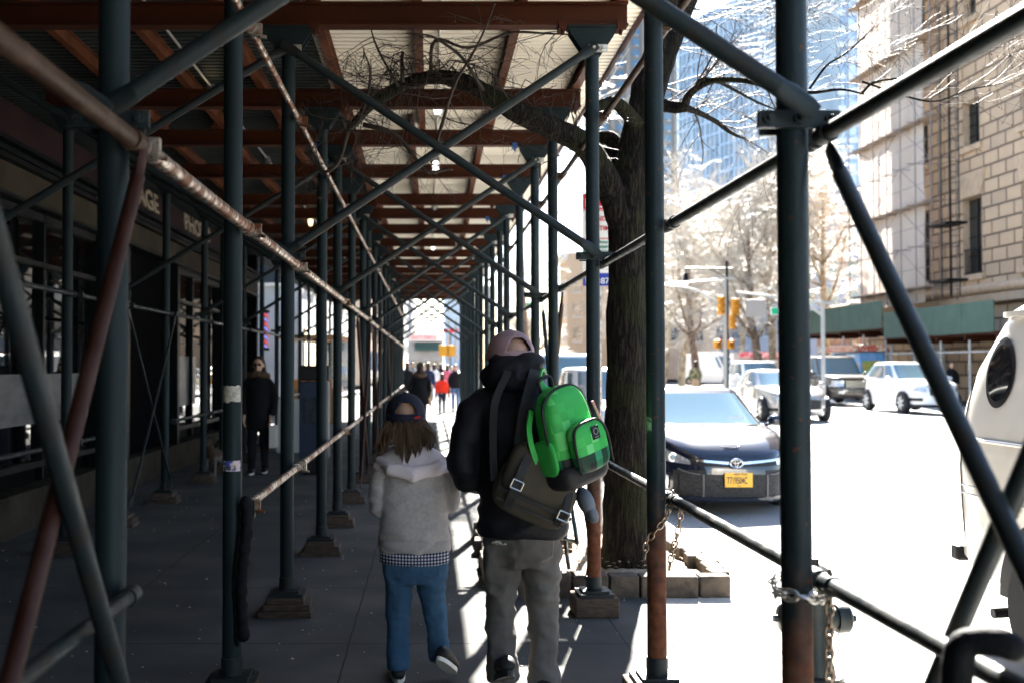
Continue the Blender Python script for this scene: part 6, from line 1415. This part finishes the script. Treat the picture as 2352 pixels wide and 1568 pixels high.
rs2 = thing('shop_sign_red', 'row of red lettering on a shopfront behind the signal pole', 'sign', pt(1755, 814, 86)); MB().box((0, 0, 0), (4.0, .2, .5)).build('sign_face', pm('faded_red', (.45, .06, .1), .6, col2=(.6, .4, .42), ns=3, thr=(.5, .54)), rs2, 0); MB().box((0, .6, -1.4), (5, 1, 3.2)).build('kiosk', m_greywall, rs2, 0)
facade('brick_podium', 'low brown brick building behind the plane trees', 27.5, 62, 74, 5.4, pm('brown_brick', (.25, .13, .08), .85), m_trim, face=-1, depth=10, cornice=False)
# ================================================================ signals, lamps, signs
m_galvp = pm('pale_galvanised_pole', (.3, .3, .29), .5, .1); m_sigy = pm('signal_yellow', (.55, .25, .015), .5)
sp = thing('signal_pole', 'pale traffic signal pole with curved mast arm and yellow signal heads', 'traffic light', (0, 0, 0)); SY2 = 44.
def Q(u, v, Y=SY2): return pt(u, v, Y)
b0 = Q(1666, 840); MB().tube((b0.x, SY2, 0), (b0.x, SY2, Q(0, 636).z), .08, 14).lathe([(.16, 0), (.16, .5), (.09, .6)], (b0.x, SY2, 0)).build('pole', m_galvp, sp)
P, rr = wavy([Q(1664, 705), Q(1640, 690), Q(1600, 668), Q(1560, 658), Q(1500, 655)], 6, 0, [.05, .047, .045, .04, .035]); MB().path(P, rr, 8).build('mast_arm', m_galvp, sp)
MB().path([Q(1666, 640), Q(1500, 655)], .02, 5).path([Q(1640, 637), Q(1692, 641)], .05, 6).build('guy_wire', m_galvp, sp)
def sighead(par, u, v0, v1, w_=.34, y=SY2):
    a = Q(u, v1, y); c = Q(u, v0, y); h = c.z - a.z; o = MB().box((a.x, y, (a.z + c.z) / 2), (w_, .25, h)).build('signal_head', m_sigy, par, 0, bevel=.03)
    for q in range(3): MB().lathe([(.1, 0), (.11, .0), (.11, .16)], (a.x, y - .12, a.z + h * (q + .5) / 3), (0, -1, 0), 12, cap=False).build('visor', m_sigy, o)
    return o
sighead(sp, 1656, 680, 723, .26); sighead(sp, 1689, 686, 724, .3); sighead(sp, 1648, 781, 800, .3); sighead(sp, 1678, 781, 800, .3); sighead(sp, 1682, 722, 756, .22)
bl = thing('street_lamp', 'black bishop-style street lamp with one hanging bell, above the signals', 'street lamp', (0, 0, 0)); c0 = Q(1671, 840, 45)
MB().tube((c0.x, 45, 0), (c0.x, 45, Q(0, 600, 45).z), .06).path([Q(1683, 617, 45), Q(1574, 616, 45)], .04, 8).path([Q(1671, 640, 45), Q(1640, 622, 45), Q(1620, 617, 45)], .02, 6).build('pole', m_dark, bl)
q_ = Q(1575, 616, 45); MB().tube(q_, q_ - Vector((0, 0, .25)), .02).lathe([(.05, -.2), (.1, -.32), (.12, -.48), (.22, -.55), (.22, -.58)], q_).build('lantern', m_dark, bl); MB().ell(q_ - Vector((0, 0, .62)), (.16, .16, .14), 12, 8).build('globe', pm('lamp_globe', (.75, .74, .7), .3), bl)
sa = thing('signal_mast', 'second signal mast carrying a blank sign panel and the green street name sign', 'traffic light', (0, 0, 0)); SY3 = 40.
c1 = pt(1891, 840, SY3); MB().tube((c1.x, SY3, 0), (c1.x, SY3, pt(0, 690, SY3).z), .08, 14).build('pole', m_galvp, sa)
P, rr = wavy([pt(1891, 725, SY3), pt(1850, 700, SY3), pt(1805, 689, SY3), pt(1740, 677, SY3), pt(1692, 672, SY3)], 6, 0, [.06, .055, .05, .045, .04]); MB().path(P, rr, 8).path([pt(1891, 665 + 28, SY3), pt(1692, 670, SY3)], .02, 5).path([pt(1868, 695, SY3), pt(1915, 695, SY3)], .06, 6).build('mast_arm', m_galvp, sa)
a, b = pt(1714, 728, SY3), pt(1759, 688, SY3); MB().box(((a.x + b.x) / 2, SY3, (a.z + b.z) / 2), (b.x - a.x, .06, b.z - a.z)).build('blank_panel', pm('panel_back', (.25, .225, .21), .5), sa, 0, bevel=.02)
m_sgreen = pm('street_sign_green', (.0, .28, .12), .45)
a, b = pt(1770, 724, SY3), pt(1830, 706, SY3); sg_ = MB().box(((a.x + b.x) / 2, SY3, (a.z + b.z) / 2), (b.x - a.x, .05, b.z - a.z)).build('street_sign', pm('sign_edge_white', (.7, .7, .7), .5), sa, 0); MB().box(((a.x + b.x) / 2, SY3 - .03, (a.z + b.z) / 2), (b.x - a.x - .06, .02, b.z - a.z - .06)).build('sign_field', m_sgreen, sg_, 0)
text('W 73 ST', .26, (a.x + .28, SY3 - .045, a.z + .07), (R(90), 0, 0), pm('sign_letters', (.8, .8, .8), .5), sg_, 'lettering', .004, sx=.9); MB().path([pt(1772, 700, SY3), pt(1828, 700, SY3)], .04, 6).build('sign_bracket', m_galvp, sa)
# signs seen between the right-hand posts
for u, v0, v1, Y, mat, lab in ((1110, 657, 690, 27, m_sw, 'white and red parking sign glimpsed between the far right posts'), (1215, 695, 703, 60, m_sgreen, 'small green street sign far behind the right-hand posts')):
    a, b = pt(u, v1, Y), pt(u + 30, v0, Y); s_ = thing('street_sign', lab, 'street sign', (a.x + .15, Y, 0)); MB().box((0, 0, (a.z + b.z) / 2), (b.x - a.x, .03, b.z - a.z)).build('plate', mat, s_, 0); MB().tube((0, .05, 0), (0, .05, b.z), .03).build('pole', m_steel, s_)
# yellow signals at the far end of the tunnel
for u, lab in ((1020, 'large yellow signal box over the crowd at the end of the tunnel'), (1036, 'yellow signal box partly behind the last right post')):
    a = pt(u, 797, 62); s_ = thing('signal_box', lab, 'traffic light', (a.x, 62, 0)); MB().box((0, 0, a.z - .2), (.62 if u < 1030 else .5, .4, .65)).build('signal_head', m_sigy, s_, 0, bevel=.04); MB().tube((.28, .22, -.2), (.28, .22, a.z + 1.5), .06).build('pole', m_galvp, s_)
# newspaper box among the left posts
nb = thing('news_box', 'tall dark newspaper box behind the left row of posts', 'newspaper box', (-1.7, 15.6, 0)); MB().box((0, 0, .8), (.42, .4, 1.15)).build('cabinet', pm('navy_box_paint', (.02, .03, .06), .4), nb, 0, bevel=.02); MB().box((0, 0, 1.5), (.46, .44, .22)).build('top', m_trimb, nb, 0, bevel=.02); MB().box((0, 0, .11), (.3, .3, .22)).build('pedestal', m_trimb, nb, 0); MB().box((0, -.205, .95), (.3, .01, .4)).build('display_window', m_glass2, nb, 0)
# fruit stand / kiosk beyond the storefront
ks = thing('fruit_stand', 'orange and brown market stand glimpsed between the left posts beyond the shops', 'market stall', (-3.3, 30.5, 0)); m_or = pm('orange_goods', (.6, .25, .04), .7, col2=(.45, .12, .03), ns=12)
MB().box((0, 0, .5), (1.3, 3, 1.0)).build('counter', pm('cart_wood', (.3, .16, .08), .8), ks, 0); MB().box((0, 0, 1.1), (1.2, 2.9, .25)).build('produce', m_or, ks, 0); MB().box((0, 0, 2.4), (1.7, 3.4, .12)).build('canopy', pm('brown_canopy', (.35, .2, .1), .8), ks, 0)
for x_ in (-.6, .6):
    for y_ in (-1.4, 1.4): MB().tube((x_, y_, .9), (x_, y_, 2.4), .03).build('post', m_steel, ks)
sb = thing('sandwich_board', 'pale sandwich board leaning on the pavement by the left posts', 'sign', (-2.55, 19.5, 0)); MB().box((0, -.15, .5), (.5, .03, 1.0), Matrix.Rotation(R(-14), 3, 'X')).box((0, .12, .5), (.5, .03, 1.0), Matrix.Rotation(R(14), 3, 'X')).build('board', pm('board_white', (.4, .4, .38), .6), sb, 0)
# park railing across the avenue
rl = thing('iron_railing', 'black iron railing in front of the plane trees', 'fence', (0, 0, 0)); m = MB()
for k in range(90): x_ = 18 + k * .15; m.tube((x_, 61, -.1), (x_, 61, 1.3), .022, 5)
m.box((24.7, 61, 1.15), (13.6, .05, .05)).box((24.7, 61, .2), (13.6, .05, .05)); m.build('bars', m_dark, rl, 0)['kind'] = 'stuff'

# ================================================================ bare plane trees
m_plane = pm('pale_plane_bark', (.3, .26, .18), .8, col2=(.17, .13, .09), ns=2.2, thr=(.45, .55), bump=.2)
m_btrunk = pm('brown_trunk_bark', (.2, .13, .085), .85, col2=(.13, .085, .06), ns=6, bump=.5)
m_ptwig = pm('pale_twig', (.5, .46, .39), .5, col2=(.36, .32, .27), ns=3, spec=.5)
def bare_tree(label, X, Y, H, seed, mat, lean=(0, 0), tr=.28, group='bare trees beyond the crossing', n1=7, depth=3, L1=5.5, minr=.011):
    rg = random.Random(seed); t = thing('plane_tree', label, 'tree', (X, Y, -.2), 0, group)
    k = MB(); pts = []; rad = []; p = Vector((0, 0, 0)); d = Vector((lean[0], lean[1], 1)).normalized(); n = 9
    for i in range(n + 1): pts.append(p.copy()); rad.append(tr * (1 - .72 * i / n)); d = (d + Vector((rg.uniform(-.09, .09), rg.uniform(-.09, .09), 0))).normalized(); p = p + d * H * .8 / n
    rough_tube(k, pts, rad, 12, .1, seed); c = MB()
    for q in range(n1 + 8 if n1 > 4 else 5):
        i = rg.randint(3 if n1 > 4 else 7, n); a_ = rg.uniform(0, 6.28); e = Vector((math.cos(a_), math.sin(a_), rg.uniform(.35, 1.2))).normalized(); L_ = L1 * rg.uniform(.6, 1.1) * (1.1 - .4 * i / n)
        bp_ = [pts[i]]; br = [rad[i] * .55]; dd = e.copy()
        for s in range(5): dd = (dd + Vector((rg.uniform(-.3, .3), rg.uniform(-.3, .3), rg.uniform(-.1, .35)))).normalized(); bp_.append(bp_[-1] + dd * L_ / 5); br.append(max(.02, rad[i] * .55 * (1 - .75 * (s + 1) / 5)))
        k.path(bp_, br, 7)
        for w_ in range(15):
            j = rg.randint(1, 5); u_ = bp_[j - 1].lerp(bp_[j], rg.random()); f_ = ((bp_[j] - bp_[j - 1]).normalized() * .6 + Vector((rg.gauss(0, .6), rg.gauss(0, .6), rg.gauss(.1, .6)))).normalized()
            twigs(c, u_, f_, rg.uniform(1.1, 2.3), .026, depth - 1, rg, 0, .65, 4, .35, (3, 5), minr=minr)
    k.build('trunk', mat, t, 180); cr = c.build('crown', m_ptwig, t, 180); return t
T_ = [('plane tree with pale forked trunk behind the blank sign panel', 1778, 62, 15, 3, m_plane, (.03, 0)), ('brown forked tree beside the signal pole', 1752, 57, 12, 5, m_btrunk, (-.16, 0)), ('tall brown tree standing left of the signal pole', 1600, 66, 14, 8, m_btrunk, (.05, 0)),
      ('pale plane tree over the white delivery van', 1565, 78, 16, 15, m_plane, (-.08, 0)), ('plane tree rising behind the farther green shed', 1900, 64, 15, 18, m_plane, (.05, 0)),
      ('plane tree seen right beside the big trunk', 1520, 86, 16, 22, m_plane, (.1, 0)), ('bare tree farther left behind the right-hand posts', 1240, 100, 12, 31, m_btrunk, (0, 0)), ('far plane tree in the gap right of the tall post', 1700, 96, 19, 33, m_plane, (0, 0)), ('far plane tree left of the beige tower foot', 1430, 104, 18, 37, m_plane, (.03, 0))]
for lab, u, Y, H, sd_, mt, ln in T_: bare_tree(lab, (u - CX) * Y / F, Y, H, sd_, mt, ln)
st2 = bare_tree('slim street tree at the kerb behind the right-hand posts', 2.0, 20.5, 9.5, 41, m_btrunk, (.0, 0), .13, None, 3, 3, 2.0, .006)
# ================================================================ litter and specks on the pavement
sp_ = MB(); rg = random.Random(9)
for k in range(420):
    x_, y_ = rg.uniform(-3.8, 2.2), rg.uniform(3.2, 13); s_ = rg.uniform(.003, .011); sp_.ell((x_, y_, .002), (s_, s_ * rg.uniform(.6, 1.3), s_ * .5), 6, 4)
tag(sp_.build('pavement_grit', pm('grit', (.35, .32, .28), .8), None, 0), kind='stuff')
sp_ = MB()
for k in range(9): sp_.ell((pt(560 + k * 13, 1540 - k * 22, 5.8).x, rg.uniform(4.9, 7.2), .012), (.016, .014, .013), 8, 6)
bpy.context.view_layer.update()
